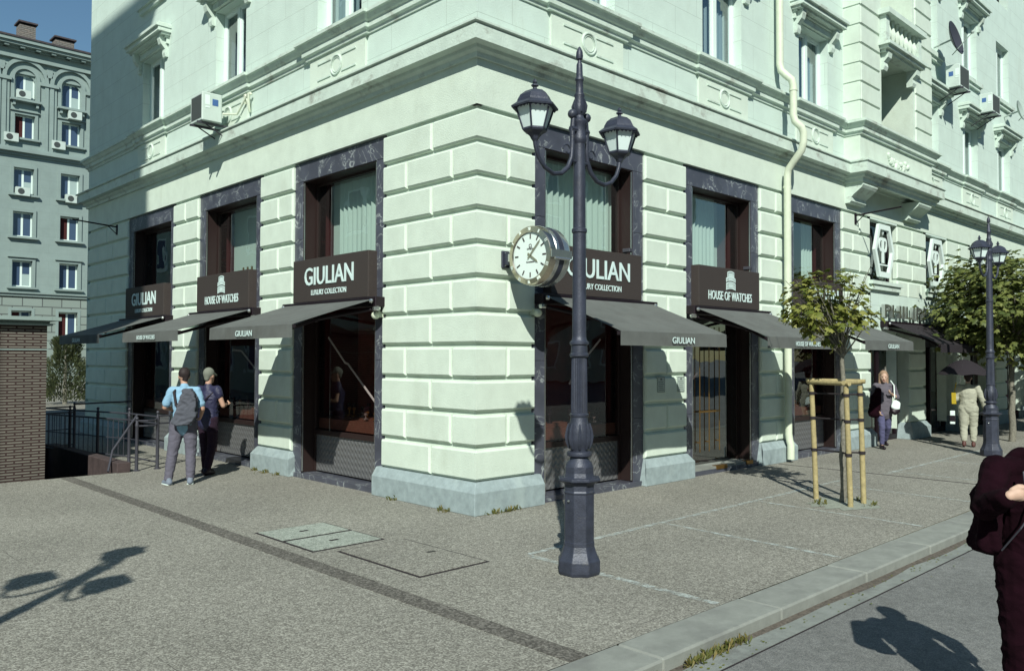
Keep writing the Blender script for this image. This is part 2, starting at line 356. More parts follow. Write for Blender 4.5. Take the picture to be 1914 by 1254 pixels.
def dup(o, loc=None, rz=None, label=None, parent=None):
    c = o.copy(); C.objects.link(c)
    if parent: c.parent = parent
    if loc is not None: c.location = loc
    if rz is not None: c.rotation_euler = (0,0,rz)
    if label: c['label'] = label
    for ch in [q for q in o.children]: dup(ch, parent=c)
    return c
def RF(u, d, z): return (u, -d, z)       # right-hand facade
def LF(u, d, z): return (-d, u, z)       # left-hand facade
def sweep(mb, path, prof):
    """profile (d,z) closed polygon swept along plan path, outward on the right-hand side"""
    P = [Vector(p) for p in path]; n = len(P); k = len(prof); vs = []
    for i in range(n):
        n0 = n1 = None
        if i > 0: d = (P[i]-P[i-1]).normalized(); n0 = Vector((d.y, -d.x))
        if i < n-1: d = (P[i+1]-P[i]).normalized(); n1 = Vector((d.y, -d.x))
        if n0 is None: m = n1
        elif n1 is None: m = n0
        else:
            m = (n0+n1); m = m/m.dot(n0) if m.length > 1e-6 else n0
        for dd, z in prof: q = P[i]+m*dd; vs.append((q.x, q.y, z))
    fs = [(i*k+j, i*k+(j+1) % k, (i+1)*k+(j+1) % k, (i+1)*k+j) for i in range(n-1) for j in range(k)]
    fs += [tuple(range(k)), tuple((n-1)*k+j for j in range(k))]
    return mb.add(vs, fs)
def text_mb(mb, body, cx, cz, width, height, d0, d1, flip=1, bold=0.0, mirror=False):
    cu = bpy.data.curves.new('t', 'FONT'); cu.body = body; cu.size = 1; cu.extrude = .5; cu.offset = bold; cu.resolution_u = 3
    o = bpy.data.objects.new('t', cu); C.objects.link(o)
    dg = bpy.context.evaluated_depsgraph_get(); me = bpy.data.meshes.new_from_object(o.evaluated_get(dg))
    xs = [v.co.x for v in me.vertices]; ys = [v.co.y for v in me.vertices]
    x0, x1, y0, y1 = min(xs), max(xs), min(ys), max(ys); sx = width/(x1-x0); sy = height/(y1-y0)
    if mirror: flip_m = -1
    else: flip_m = 1
    vs = [(cx+flip*flip_m*(v.co.x-(x0+x1)/2)*sx, (d0 if v.co.z < 0 else d1), cz+(v.co.y-(y0+y1)/2)*sy) for v in me.vertices]
    mb.add(vs, [tuple(p.vertices) for p in me.polygons])
    bpy.data.objects.remove(o); bpy.data.curves.remove(cu); bpy.data.meshes.remove(me)

# ------------------------------------------------------------------ ground, road, kerb
mb = MB(); mb.quad((-400,-400,-.1),(400,-400,-.1),(400,-4.62,-.1),(-400,-4.62,-.1))
struct(mb.build('road', m_road))
mb = MB(); E_ = 250
PX0, PX1, PY0, PY1 = -9.0, -2.0, 7.0, 11.1
xs = [-E_, PX0, PX1, E_]; ys = [-4.2, PY0, PY1, E_]
for i in range(3):
    for j in range(3):
        if i == 1 and j == 1: continue
        mb.quad((xs[i],ys[j],0),(xs[i+1],ys[j],0),(xs[i+1],ys[j+1],0),(xs[i],ys[j+1],0))
struct(mb.build('pavement', m_pave))
mb = MB(); x = -60.0
while x < 120:
    e = 1.6
    mb.box(x+.004, x+e-.004, -4.60+random.uniform(-.008,.008), -4.205, -.3, .006+random.uniform(-.003,.003)); x += e
struct(mb.build('kerb', m_kerb, bevel=.015))
mb = MB(); mb.box(-60, 120, -4.82, -4.60, -.3, -.092)
struct(mb.build('gutter', m_gutter))
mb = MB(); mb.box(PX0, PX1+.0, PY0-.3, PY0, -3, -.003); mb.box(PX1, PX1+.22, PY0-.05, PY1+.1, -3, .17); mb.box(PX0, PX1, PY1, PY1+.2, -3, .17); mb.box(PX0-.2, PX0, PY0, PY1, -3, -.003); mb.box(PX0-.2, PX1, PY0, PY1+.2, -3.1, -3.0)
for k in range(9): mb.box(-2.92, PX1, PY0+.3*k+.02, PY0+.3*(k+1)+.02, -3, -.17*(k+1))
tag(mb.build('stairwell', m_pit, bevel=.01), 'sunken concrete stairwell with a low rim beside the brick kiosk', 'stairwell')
mb = MB(); mb.box(-2.88, -2.69, -4.2, 7.0, -.02, .004)
struct(mb.build('drainage_channel', m_strip))
mb = MB()
for i in range(260):
    x0 = -6+i*.08; w0 = .035+.05*abs(math.sin(i*.13)*math.sin(i*.037+1)); w1 = .035+.05*abs(math.sin((i+1)*.13)*math.sin((i+1)*.037+1))
    mb.quad((x0,-4.595,-.087),(x0+.08,-4.595,-.087),(x0+.08,-4.615-w1,-.0915),(x0,-4.615-w0,-.0915))
struct(mb.build('gutter_dirt', mat('wet_dirt', (.10,.085,.07), .95, noise=.5, nscale=30, bump=.6, bscale=80)))
mb = MB(); mb.box(-60, 120, -4.832, -4.82, -.3, -.0965); struct(mb.build('road_seam', m_strap))
# worn white bay lines
def strip(mb, x0, y0, x1, y1, wd, z=.0045):
    n = 14; d = Vector((x1-x0, y1-y0)).normalized(); nn = Vector((-d.y, d.x)); pts = []
    for i in range(n+1):
        t = i/n; c = Vector((x0+(x1-x0)*t, y0+(y1-y0)*t)); j1 = random.uniform(.7,1.1)*wd/2; j2 = random.uniform(.7,1.1)*wd/2
        pts.append(((c.x+nn.x*j1, c.y+nn.y*j1, z), (c.x-nn.x*j2, c.y-nn.y*j2, z)))
    for i in range(n): mb.quad(pts[i][0], pts[i+1][0], pts[i+1][1], pts[i][1])
mb = MB()
strip(mb, -1.0, -1.93, 6.3, -1.86, .085); strip(mb, 7.6, -2.06, 13.5, -2.0, .085)
strip(mb, -1.02, -1.98, -1.06, -4.17, .09, .0052)
for a in (1.28, 3.5, 5.75, 8.0, 10.25, 12.5): strip(mb, a+.04, -1.98, a-.08, -4.17, .075, .0052)
struct(mb.build('bay_marking', m_chalk))
mb = MB(); mb.box(7.50, 7.54, -4.2, -.14, -.01, .0035)
struct(mb.build('drain_slot', m_strap))
# inspection covers
def cover(x0, x1, y0, y1, ex, label, m=m_cover):
    t = thing('inspection_cover', label, 'manhole cover', ((x0+x1)/2, (y0+y1)/2, 0), 0, 'paved inspection covers in the pavement')
    MB().box(x0, x1, y0, y1, -.03, .0042).build('rim', m_strap, t)
    MB().box(x0+.028, x1-.028, y0+.028, y1-.028, -.02, .0095).build('slab', m, t)
    MB().box((x0+x1)/2+ex-.05, (x0+x1)/2+ex+.05, (y0+y1)/2-.02, (y0+y1)/2+.02, 0, .013).build('lifting_slot', m_black, t)
cover(-2.53,-1.64,.285,.9,.0,'pale aggregate inspection cover nearer the building, farther of the adjoining pair')
cover(-2.53,-1.64,-.36,.27,.0,'pale aggregate inspection cover in the middle, touching the farther one')
cover(-2.33,-1.47,-1.88,-.50,.25,'largest inspection cover, same speckled paving as around it, nearest the street', m_pave)
t = tag(MB().box(.55-.06,.55+.06,-1.28,-1.2,-.01,.006).build('ground_plate', m_black), 'small dark oval plate in the paving just left of the near lamp post', 'ground plate')
cv = MB(); cv.box(-1.98,-1.0,4.95,6.2,-.01,.0035); tag(cv.build('paving_hatch', m_pave), 'faint square hatch in the paving under the man in the light blue shirt', 'hatch')

# ------------------------------------------------------------------ corner building
B = thing('corner_building', 'pale rusticated stone corner building with shops, the largest building in the picture', 'building', (0,0,0))
LEND, REND, TOP = 15.4, 46.0, 17.0
def rowz(j): return 5.25-.439*j
LW = [(2.08,4.70),(5.86,8.52),(9.78,12.5)]
RW = [(1.09,3.56),(4.70,7.12),(8.27,10.63)]
BAY0, BAY1, BAYD = 10.72, 14.93, .385

# backing wall behind the grooves
def wall_holes(mb, T, u0, u1, z0, z1, holes, d=0.0, dep=.25):
    us = sorted({u0, u1, *[h[0] for h in holes], *[h[1] for h in holes]}); zs = sorted({z0, z1, *[h[2] for h in holes], *[h[3] for h in holes]})
    us = [u for u in us if u0 <= u <= u1]; zs = [z for z in zs if z0 <= z <= z1]; mb.T = T
    for i in range(len(us)-1):
        for j in range(len(zs)-1):
            uc = (us[i]+us[i+1])/2; zc = (zs[j]+zs[j+1])/2
            if any(h[0] < uc < h[1] and h[2] < zc < h[3] for h in holes): continue
            mb.quad((us[i],d,zs[j]),(us[i+1],d,zs[j]),(us[i+1],d,zs[j+1]),(us[i],d,zs[j+1]))
    for a, b, c, e in holes:
        mb.quad((a,d,c),(a,d-dep,c),(a,d-dep,e),(a,d,e)); mb.quad((b,d,c),(b,d-dep,c),(b,d-dep,e),(b,d,e))
        mb.quad((a,d,e),(b,d,e),(b,d-dep,e),(a,d-dep,e)); mb.quad((a,d,c),(b,d,c),(b,d-dep,c),(a,d-dep,c))

UL = [3.30, 7.12, 11.0]; UR = [2.15, 5.82, 9.30]; UR2 = [15.85, 19.05, 22.2, 25.4, 28.6, 31.8]
WZ0, WZ1 = 7.14, 8.76; W2Z0, W2Z1 = 10.1, 11.9
hw = .64
holesL = [(u-hw, u+hw, a, b) for u in UL for a, b in ((WZ0,WZ1),(W2Z0,W2Z1),(13.2,14.8))]
holesR = [(u-hw, u+hw, a, b) for u in UR for a, b in ((WZ0,WZ1),(W2Z0,W2Z1),(13.2,14.8))]
holesR2 = [(u-hw, u+hw, a, b) for u in UR2[0:] for a, b in ((WZ0,WZ1),(W2Z0,W2Z1),(13.2,14.8))]
mb = MB()
wall_holes(mb, LF, 0, LEND, 6.15, TOP, holesL)
wall_holes(mb, RF, 0, BAY0, 6.15, TOP, holesR)
wall_holes(mb, RF, BAY1, REND, 6.15, TOP, holesR2)
fz_ = MB()
fz_.T = LF; fz_.quad((0,0,5.25),(LEND,0,5.25),(LEND,0,6.16),(0,0,6.16)); fz_.T = RF; fz_.quad((0,0,5.25),(REND,0,5.25),(REND,0,6.16),(0,0,6.16))
fz_.build('frieze', m_stone, B)
mb.T = MB().T; mb.quad((0,LEND,0),(12,LEND,0),(12,LEND,TOP),(0,LEND,TOP)); mb.quad((REND,0,0),(REND,12,0),(REND,12,TOP),(REND,0,TOP))
mb.quad((0,0,TOP),(REND,0,TOP),(REND,12,TOP),(0,12,TOP)); mb.quad((0,12,TOP),(12,12,TOP),(12,LEND,TOP),(0,LEND,TOP))
mb.quad((12,LEND,0),(12,12,0),(12,12,TOP),(12,LEND,TOP)); mb.quad((12,12,0),(REND,12,0),(REND,12,TOP),(12,12,TOP))
# frieze soffit lip over the piers
mb.T = LF; mb.quad((0,0,5.25),(LEND,0,5.25),(LEND,-.12,5.25),(0,-.12,5.25)); mb.T = RF; mb.quad((0,0,5.25),(REND,0,5.25),(REND,-.12,5.25),(0,-.12,5.25))
mb.build('upper_wall', m_wall, B)

def plan(bumpsL=(), bumpsR=(), bay=True, bd=.05, end=True):
    """plan path from the left end round the corner to the right end; bumps are (u0,u1)"""
    P = []
    if end: P.append((4, LEND))
    P.append((0, LEND))
    for a, b in sorted(bumpsL, reverse=True): P += [(0,b),(-bd,b),(-bd,a),(0,a)]
    P.append((0,0)); bs = sorted(bumpsR)
    for a, b in [q for q in bs if q[1] < BAY0]: P += [(a,0),(a,-bd),(b,-bd),(b,0)]
    if bay: P += [(BAY0,0),(BAY0,-BAYD),(BAY1,-BAYD),(BAY1,0)]
    for a, b in [q for q in bs if q[0] > BAY1]: P += [(a,0),(a,-bd),(b,-bd),(b,0)]
    P.append((REND,0)); return P
# cornice over the frieze
mb = MB(); sweep(mb, plan(bay=False), [(-.05,5.84),(.04,5.84),(.05,5.90),(.10,5.93),(.11,5.97),(.22,5.985),(.22,6.17),(.205,6.185),(.25,6.20),(.25,6.225),(.0,6.27),(-.05,6.27)])
mb.build('cornice', m_corn, B)
mb = MB(); BP = [(BAY0,.01),(BAY0,-BAYD),(BAY1,-BAYD),(BAY1,.01)]
sweep(mb, BP, [(-.05,5.80),(.04,5.80),(.05,5.87),(.10,5.90),(.11,5.95),(.20,5.975),(.20,6.18),(.23,6.20),(.23,6.235),(.0,6.29),(-.05,6.29)])
mb.build('bay_cornice', m_corn, B)
# sill belt course
bl = [(u-.86, u+.86) for u in UL]; br_ = [(u-.86, u+.86) for u in UR] + [(u-.8,u+.8) for u in UR2]
mb = MB(); sweep(mb, plan(bl, br_, bay=True), [(-.1,6.83),(.02,6.83),(.03,6.88),(.07,6.90),(.07,6.98),(.10,7.0),(.14,7.06),(.17,7.07),(.17,7.12),(.12,7.135),(-.1,7.14)])
mb.build('belt_course', m_corn, B)
# pedestal panels with ring and line ornament
def ornament(T, u, sx=1):
    a = MB(T); a.box(u-.80, u+.80, -.02, .035, 6.27, 6.84); p = a.build('pedestal_panel', m_stone, B)
    o = MB(T); dd = .036
    ring = [(u+.15*math.cos(t*PI/12), dd+.008, 6.58+.15*math.sin(t*PI/12)) for t in range(25)]; o.tube(ring, .017, 6)
    ring = [(u+.115*math.cos(t*PI/12), dd+.004, 6.58+.115*math.sin(t*PI/12)) for t in range(25)]; o.tube(ring, .008, 6)
    for s_ in (-1, 1):
        for zz in (6.45, 6.71): o.box(u+s_*.16, u+s_*.55, dd-.01, dd+.014, zz-.012, zz+.012)
    o.build('ring_ornament', m_corn, p, smooth=True)
for u in UL: ornament(LF, u)
for u in UR: ornament(RF, u)
for u in UR2[:4]: ornament(RF, u)

# rusticated piers
def block(mb, u0, u1, z0, z1, mit=False, d=0.0, c=.026, g=.012, back=.12, mit1=False):
    a0 = u0 if mit else u0+g+c; b0 = u0+c if mit else u0+g
    a1 = u1-g-c; b1 = u1-g
    k0 = u0+back if mit else u0+g
    vs = [(a0,d,z0+c),(a1,d,z0+c),(a1,d,z1-c),(a0,d,z1-c),(b0,d-c,z0),(b1,d-c,z0),(b1,d-c,z1),(b0,d-c,z1),(k0,d-back,z0),(b1,d-back,z0),(b1,d-back,z1),(k0,d-back,z1)]
    fs = [(0,1,2,3),(0,1,5,4),(1,2,6,5),(2,3,7,6),(4,5,9,8),(5,6,10,9),(6,7,11,10),(8,9,10,11)]
    if not mit: fs += [(3,0,4,7),(7,4,8,11)]
    mb.add(vs, fs)
def backing(mb, T, u0, u1, z0, z1, d=-.055):
    mb.T = T; mb.quad((u0,d,z0),(u1,d,z0),(u1,d,z1),(u0,d,z1))
def plinth(parent, T, u0, u1, ext0=.1, ext1=.1):
    mb = MB(T); P = .085
    prof = [(-.3,0),(P,0),(P,.285),(P-.01,.295),(.012,.395),(.0,.405),(-.3,.405)]
    n = len(prof); vs = [(u0-ext0+(0 if z < .29 else min(ext0,.1)*min(1,(z-.285)/.1)), d, z) for d, z in prof]+[(u1+ext1-(0 if z < .29 else .1*min(1,(z-.285)/.1)), d, z) for d, z in prof]
    mb.add(vs, [tuple(range(n)), tuple(range(n,2*n))]+[(i,(i+1)%n,n+(i+1)%n,n+i) for i in range(n)])
    mb.build('plinth', m_plinth, parent, bevel=.006)
def pier(T, u0, u1, odd, even, rows=range(11), plinth_=True):
    mb = MB(T)
    for j in rows:
        z1 = rowz(j)-.055; z0 = rowz(j+1); js = odd if j % 2 else even; us = [u0]+[u0+(u1-u0)*f for f in js]+[u1]
        for i in range(len(us)-1):
            block(mb, us[i]-(.012 if i == 0 else 0), us[i+1]+(.012 if i == len(us)-2 else 0), z0, z1)
    backing(mb, T, u0+.03, u1-.03, rowz(max(rows)+1)-.05, 5.25); mb.T = T
    for uu in (u0+.03, u1-.03): mb.quad((uu,-.055,.3),(uu,-.3,.3),(uu,-.3,5.25),(uu,-.055,5.25))
    p = mb.build('rusticated_pier', m_stone, B)
    if plinth_: plinth(p, T, u0, u1)
    return p
# corner pier, blocks wrap the corner
mb = MB()
for j in range(11):
    z1 = rowz(j)-.055; z0 = rowz(j+1)
    lj = [.93] if j % 2 == 0 else [.50, 1.50]; rj = [] if j % 2 == 0 else [.56]
    for T, ju, ue in ((LF, lj, 2.08), (RF, rj, 1.09)):
        mb.T = T; us = [0]+ju+[ue]
        for i in range(len(us)-1): block(mb, us[i], us[i+1]+(.012 if i == len(us)-2 else 0), z0, z1, mit=(i == 0))
for T, ue in ((LF, 2.05), (RF, 1.06)):
    mb.T = T; mb.quad((.055,-.055,.3),(ue,-.055,.3),(ue,-.055,5.25),(.055,-.055,5.25)); mb.quad((ue,-.055,.3),(ue,-.4,.3),(ue,-.4,5.25),(ue,-.055,5.25))
CP = mb.build('corner_pier', m_stone, B)
mb = MB(); prof = [(-.3,0),(.085,0),(.085,.285),(.075,.295),(.012,.395),(.0,.405),(-.3,.405)]
sweep(mb, [(0,2.18),(0,0),(1.19,0)], prof)
mb.build('plinth', m_plinth, CP, bevel=.006)
pier(LF, 4.70, 5.86, [.42], []); pier(LF, 8.52, 9.78, [], [.5]); pier(LF, 12.5, LEND, [.35,.72], [.5])
pier(RF, 3.56, 4.70, [.52], []); pier(RF, 7.12, 8.27, [], [.5]); pier(RF, 10.63, 12.05, [.35], [.6], plinth_=True)
for k, (a, b) in enumerate(((13.62,15.5),(17.02,18.92),(20.45,22.35),(23.9,25.8),(27.3,46))): pier(RF, a, b, [.35,.8], [.5], rows=range(0,4), plinth_=False)

def curtain(T, u0, u1, z0, z1, d, parent, amp=.03, per=.13, m=m_curtain):
    mb = MB(T); n = int((u1-u0)/.012); ph = random.uniform(0,6)
    for i in range(n):
        def q(k, z):
            u = u0+(u1-u0)*k/n; a = 2*PI*u/per+ph+.8*math.sin(u*3.1)
            return (u, d+amp*math.sin(a)*(.75+.25*math.sin(u*7)), z)
        mb.quad(q(i,z0), q(i+1,z0), q(i+1,z1), q(i,z1))
    return mb.build('curtain', m, parent, smooth=True, angle=180)
# shop windows
def shop(T, a, b, kind='window', big=False):
    fa, fb, zt = a+.23, b-.25, 4.915; D = -.055; G = -.33
    mb = MB(T)   # marble surround
    for (x0, x1) in ((a+.0, fa), (fb, b)):
        z = 0
        for zz in (1.05, 1.95, 3.0, 3.95, 4.915): mb.box(x0+.0, x1, -.5, D, z+.002, zz-.002); z = zz
    mb.box(a, b, -.5, D, zt+.002, 5.235)
    mb.box(a-.06, b+.06, -.35, -.012, -.02, .075)
    W = mb.build('shop_window' if kind == 'window' else 'shop_entrance', m_marble, B, bevel=.003)
    # bronze reveals and frame
    mb = MB(T); t = .012; fz0 = .08
    mb.box(fa, fa+t, G-.03, D-.01, fz0, zt); mb.box(fb-t, fb, G-.03, D-.01, fz0, zt); mb.box(fa+t, fb-t, G-.03, D-.01, zt-t, zt)
    f = .035
    mb.box(fa+t, fa+t+f, G-.04, G+.03, fz0, zt-t); mb.box(fb-t-f, fb-t, G-.04, G+.03, fz0, zt-t); mb.box(fa+t+f, fb-t-f, G-.04, G+.03, zt-t-f, zt-t)
    mb.box(fa+t+f, fb-t-f, G-.04, G+.03, 2.78, 3.42)
    if kind == 'window': mb.box(fa+t+f, fb-t-f, G-.04, G+.035, .70, .78)
    mb.build('window_frame', m_bronze, W, bevel=.002)
    mb = MB(T); mb.box(fa+t+.001, fa+t+.02, D-.03, D-.012, .1, zt-.02); mb.box(fb-t-.02, fb-t-.001, D-.03, D-.012, .1, zt-.02); mb.build('edge_trim', m_steel, W)
    g0, g1 = fa+t+f, fb-t-f
    mb = MB(T); mb.quad((g0,G,3.42),(g1,G,3.42),(g1,G,zt-t-f),(g0,G,zt-t-f)); mb.build('upper_pane', m_glass, W)
    # interior box
    mb = MB(T); I = -1.7
    for q in (((fa,G-.05,0),(fa,I,0),(fa,I,5.1),(fa,G-.05,5.1)), ((fb,G-.05,0),(fb,I,0),(fb,I,5.1),(fb,G-.05,5.1)), ((fa,I,0),(fb,I,0),(fb,I,5.1),(fa,I,5.1)), ((fa,G-.05,5.0),(fb,G-.05,5.0),(fb,I,5.0),(fa,I,5.0)), ((fa,G-.05,.06),(fb,G-.05,.06),(fb,I,.06),(fa,I,.06)), ((fa,G-.05,3.0),(fb,G-.05,3.0),(fb,I,3.0),(fa,I,3.0))): mb.quad(*q)
    mb.build('interior', m_int, W)
    if kind == 'window':
        mb = MB(T); mb.quad((g0,G,.78),(g1,G,.78),(g1,G,2.78),(g0,G,2.78)); mb.build('display_pane', m_glass_low, W)
        mb = MB(T); mb.quad((g0,G,.10),(g1,G,.10),(g1,G,.70),(g0,G,.70)); mb.build('embossed_panel', m_panel, W)
        mb = MB(T); mb.box(fa+.02, fb-.02, G-.75, G-.05, .80, .97); mb.box(fa+.1, fb-.1, G-.6, G-.25, .97, 1.0); mb.build('display_shelf', m_shelf, W)
        mb = MB(T); mb.quad((fa+.05,G-.8,.8),(fb-.05,G-.8,.8),(fb-.05,G-.8,2.9),(fa+.05,G-.8,2.9)); mb.build('display_backdrop', m_intback, W)
        it = MB(T); mats = [m_steel, m_brass, m_black]
        n = 11
        for k in range(n):
            u = g0+.12+(g1-g0-.24)*k/(n-1)+random.uniform(-.03,.03); dd = G-random.uniform(.12,.5); it.mi = random.choice((0,0,1,2)); h = random.uniform(.04,.11)
            it.lathe([(.045,0),(.045,.02),(.012,.03),(.012,h),(.03,h+.005),(.035,h+.03),(.02,h+.045)], u, dd, 10, 0, 1.0)
            it.mi = 2; it.box(u-.03, u+.03, dd-.01, dd+.02, 1.0+h+.06, 1.0+h+.12)
        it.build('display_stands', mats, W)
    else:
        mb = MB(T); mb.box(g0+.0, g0+.05, G-.02, G+.02, .10, 2.78); mb.box(g1-.05, g1, G-.02, G+.02, .10, 2.78); mb.box(g0+.05, g1-.05, G-.02, G+.02, 2.70, 2.78); dr = mb.build('door', m_bronze, W)
        mb = MB(T); mb.quad((g0+.05,G+.0,.10),(g1-.05,G,.10),(g1-.05,G,2.70),(g0+.05,G,2.70)); mb.build('door_pane', m_door, W)
        mb = MB(T)
        for k in (.28, .44, .62):
            u = g0+(g1-g0)*k; mb.tube([(u,G+.05,.34),(u,G+.05,2.55)], .009, 8); mb.box(u-.012, u+.012, G, G+.045, .5, .52); mb.box(u-.012, u+.012, G, G+.045, 2.2, 2.22)
        mb.box(g0+(g1-g0)*.27, g0+(g1-g0)*.63, G+.04, G+.06, 1.03, 1.06); mb.build('door_handle', m_brass, W)
        mb = MB(T); mb.box(fa+.02, fb-.02, -.36, -.02, .076, .115); mb.build('threshold', m_kerb, W)
        mb = MB(T); mb.box(g0+.62, g0+.95, -.1, -.0, .06, .125); mb.box(fb-.28, fb-.06, -.1, .0, .06, .125); mb.build('floor_hinge', m_brass, W)
    return W, (fa, fb, g0, g1, G)
m_door = mat_glass('door_glass', (.40,.31,.31), .26)
SH = {}
for i, (a, b) in enumerate(LW): SH['L%d' % i] = shop(LF, a, b)
for i, (a, b) in enumerate(RW): SH['R%d' % i] = shop(RF, a, b, 'door' if i == 1 else 'window')
def inner(key, T, parts):
    W, (fa, fb, g0, g1, G) = SH[key]
    for f0, f1, dd in parts: curtain(T, g0+(g1-g0)*f0-.06, g0+(g1-g0)*f1+.06, 3.2, 4.98, G-dd, W)
inner('L0', LF, [(0,.75,.16)]); inner('L1', LF, [(0,.38,.24)]); inner('R0', RF, [(0,1,.16)]); inner('R1', RF, [(0,.72,.2)]); inner('R2', RF, [(0.75,1,.25)])
# pale partition behind the curtains (what shows beside them)
for key, T in (('L0',LF),('L1',LF),('L2',LF),('R0',RF),('R1',RF),('R2',RF)):
    W, (fa, fb, g0, g1, G) = SH[key]
    pd = {'L0': .32, 'L1': .33, 'R1': .45}.get(key, 1.0); MB(T).box(fa+.01, fb-.01, G-pd-.05, G-pd, 3.01, 4.99).build('partition', m_curtain if key in ('L0','L1','R1') else m_intback, W)
# bottles and paper crown behind the second left window
W, (fa, fb, g0, g1, G) = SH['L1']; mb = MB(LF)
for k in range(3): mb.lathe([(.04,0),(.04,.17),(.015,.23),(.014,.30),(.018,.31)], g0+.95+.18*k, G-.14, 10, 0, 3.425)
mb.build('bottles', m_black, W); mb = MB(LF)
for k in range(3): mb.lathe([(.017,.22),(.019,.315)], g0+.95+.18*k, G-.14, 8, 0, 3.425)
mb.build('bottle_foil', m_brass, W); mb = MB(LF)
for k in range(3): mb.prism([(g0+.08+.25*k,3.43),(g0+.33+.25*k,3.43),(g0+.33+.25*k,3.55),(g0+.205+.25*k,3.70),(g0+.08+.25*k,3.55)], 1, G-.13, G-.12)
mb.build('paper_crown', m_white, W)

# upper windows
def hood(T, u, parent, z=8.79, hwid=1.0, dp=.33):
    mb = MB(T)
    mb.box(u-hwid+.12, u+hwid-.12, -.02, .06, z-.0, z+.12)
    for (w_, d_, a, b) in ((.10,.10,.12,.16),(.06,.20,.16,.21),(.02,.28,.21,.30),(0,dp,.30,.36),(.03,dp-.05,.36,.40)):
        mb.box(u-hwid+w_, u+hwid-w_, -.02, d_, z+a, z+b)
    for s_ in (-1,1):
        c = u+s_*(hwid-.24); mb.prism([(.0,z-.28),(.06,z-.28),(.08,z-.2),(.07,z-.12),(.16,z-.02),(.19,z+.08),(.19,z+.158),(.0,z+.158)], 0, c-.07, c+.07)
    o = mb.build('window_hood', m_corn, parent); return o
def uwin(T, u, z0, z1, hd=True, bars=1, gl=None):
    D = -.17; mb = MB(T); f = .06
    mb.box(u-hw, u-hw+f, D-.06, D, z0, z1); mb.box(u+hw-f, u+hw, D-.06, D, z0, z1); mb.box(u-hw+f, u+hw-f, D-.06, D, z1-f, z1); mb.box(u-hw+f, u+hw-f, D-.06, D, z0, z0+f)
    mb.box(u-.05, u+.05, D-.06, D+.012, z0+f, z1-f)
    for s_ in (-1,1): # sash frames
        x0, x1 = (u-hw+f, u-.05) if s_ < 0 else (u+.05, u+hw-f)
        mb.box(x0, x0+.04, D-.05, D-.01, z0+f, z1-f); mb.box(x1-.04, x1, D-.05, D-.01, z0+f, z1-f); mb.box(x0+.04, x1-.04, D-.05, D-.01, z1-f-.04, z1-f); mb.box(x0+.04, x1-.04, D-.05, D-.01, z0+f, z0+f+.04)
    W = mb.build('window', m_white, B)
    mb = MB(T); mb.quad((u-hw+f,D-.03,z0+f),(u+hw-f,D-.03,z0+f),(u+hw-f,D-.03,z1-f),(u-hw+f,D-.03,z1-f)); mb.build('pane', m_glass_up, W)
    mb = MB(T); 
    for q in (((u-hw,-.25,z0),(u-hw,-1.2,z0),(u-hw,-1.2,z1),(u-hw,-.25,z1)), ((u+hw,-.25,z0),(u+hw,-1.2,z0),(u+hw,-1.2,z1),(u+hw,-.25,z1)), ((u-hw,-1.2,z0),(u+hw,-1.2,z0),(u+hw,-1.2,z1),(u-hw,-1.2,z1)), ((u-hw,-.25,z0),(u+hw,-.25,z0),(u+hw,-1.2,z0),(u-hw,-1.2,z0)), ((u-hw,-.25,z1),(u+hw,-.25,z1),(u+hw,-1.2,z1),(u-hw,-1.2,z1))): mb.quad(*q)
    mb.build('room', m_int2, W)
    side = random.choice((-1,1)) if T is LF else 1
    curtain(T, u-hw+.03 if side < 0 else u-.08, u+.08 if side < 0 else u+hw-.03, z0, z1, D-.16, W, .02, .1, m_lace)
    if hd: hood(T, u, W, z1+.03)
    return W
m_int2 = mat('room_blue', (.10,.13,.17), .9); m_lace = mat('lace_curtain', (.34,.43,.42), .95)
for T, us in ((LF, UL), (RF, UR), (RF, UR2)):
    for u in us:
        W = uwin(T, u, WZ0, WZ1)
        if u > 21 and T is RF: W2 = uwin(T, u, W2Z0, W2Z1, hd=False)
        else: W2 = uwin(T, u, W2Z0, W2Z1)
        mb = MB(T); mb.box(u-.82, u+.82, -.02, .12, W2Z0-.14, W2Z0-.02); mb.box(u-.76, u+.76, -.02, .07, W2Z0-.24, W2Z0-.14); mb.build('window_sill', m_corn, W2)

# bay with loggia
mb = MB(RF); NI0, NI1 = 11.86, 13.72
NZ0, NZ1 = 7.14, 8.95
wall_holes(mb, RF, BAY0, BAY1, 6.2, TOP, [(NI0,NI1,NZ0,NZ1),(NI0,NI1,9.9,12.2)], BAYD-.03, 1.3)
for uu in (BAY0, BAY1): mb.quad((uu,-.05,6.2),(uu,BAYD-.03,6.2),(uu,BAYD-.03,TOP),(uu,-.05,TOP))
mb.quad((NI0,-.95,NZ0),(NI1,-.95,NZ0),(NI1,-.95,12.5),(NI0,-.95,12.5)); mb.quad((NI0,-.95,NZ0),(NI1,-.95,NZ0),(NI1,BAYD,NZ0),(NI0,BAYD,NZ0))
BY = mb.build('bay', m_stone, B)
bayL = MB(RF); bayR = MB(RF)
def bayblock(mb, u0, u1, z0, z1, side=None):
    block(mb, u0, u1, z0, z1, d=BAYD, c=.02, g=.006, back=.05)
for j in range(24):
    z0 = 7.16+.418*j; z1 = z0+.388
    if z1 > TOP: break
    zz = z0
    bayblock(bayL, BAY0+.0, NI0-.12, z0, z1); bayblock(bayR, NI1+.12, BAY1, z0, z1)
    bayL.box(BAY0-.018, BAY0+.01, 0.0, BAYD-.012, z0+.01, z1-.01)
bayL.build('rusticated_strip', m_stone, BY); bayR.build('rusticated_strip', m_stone, BY)
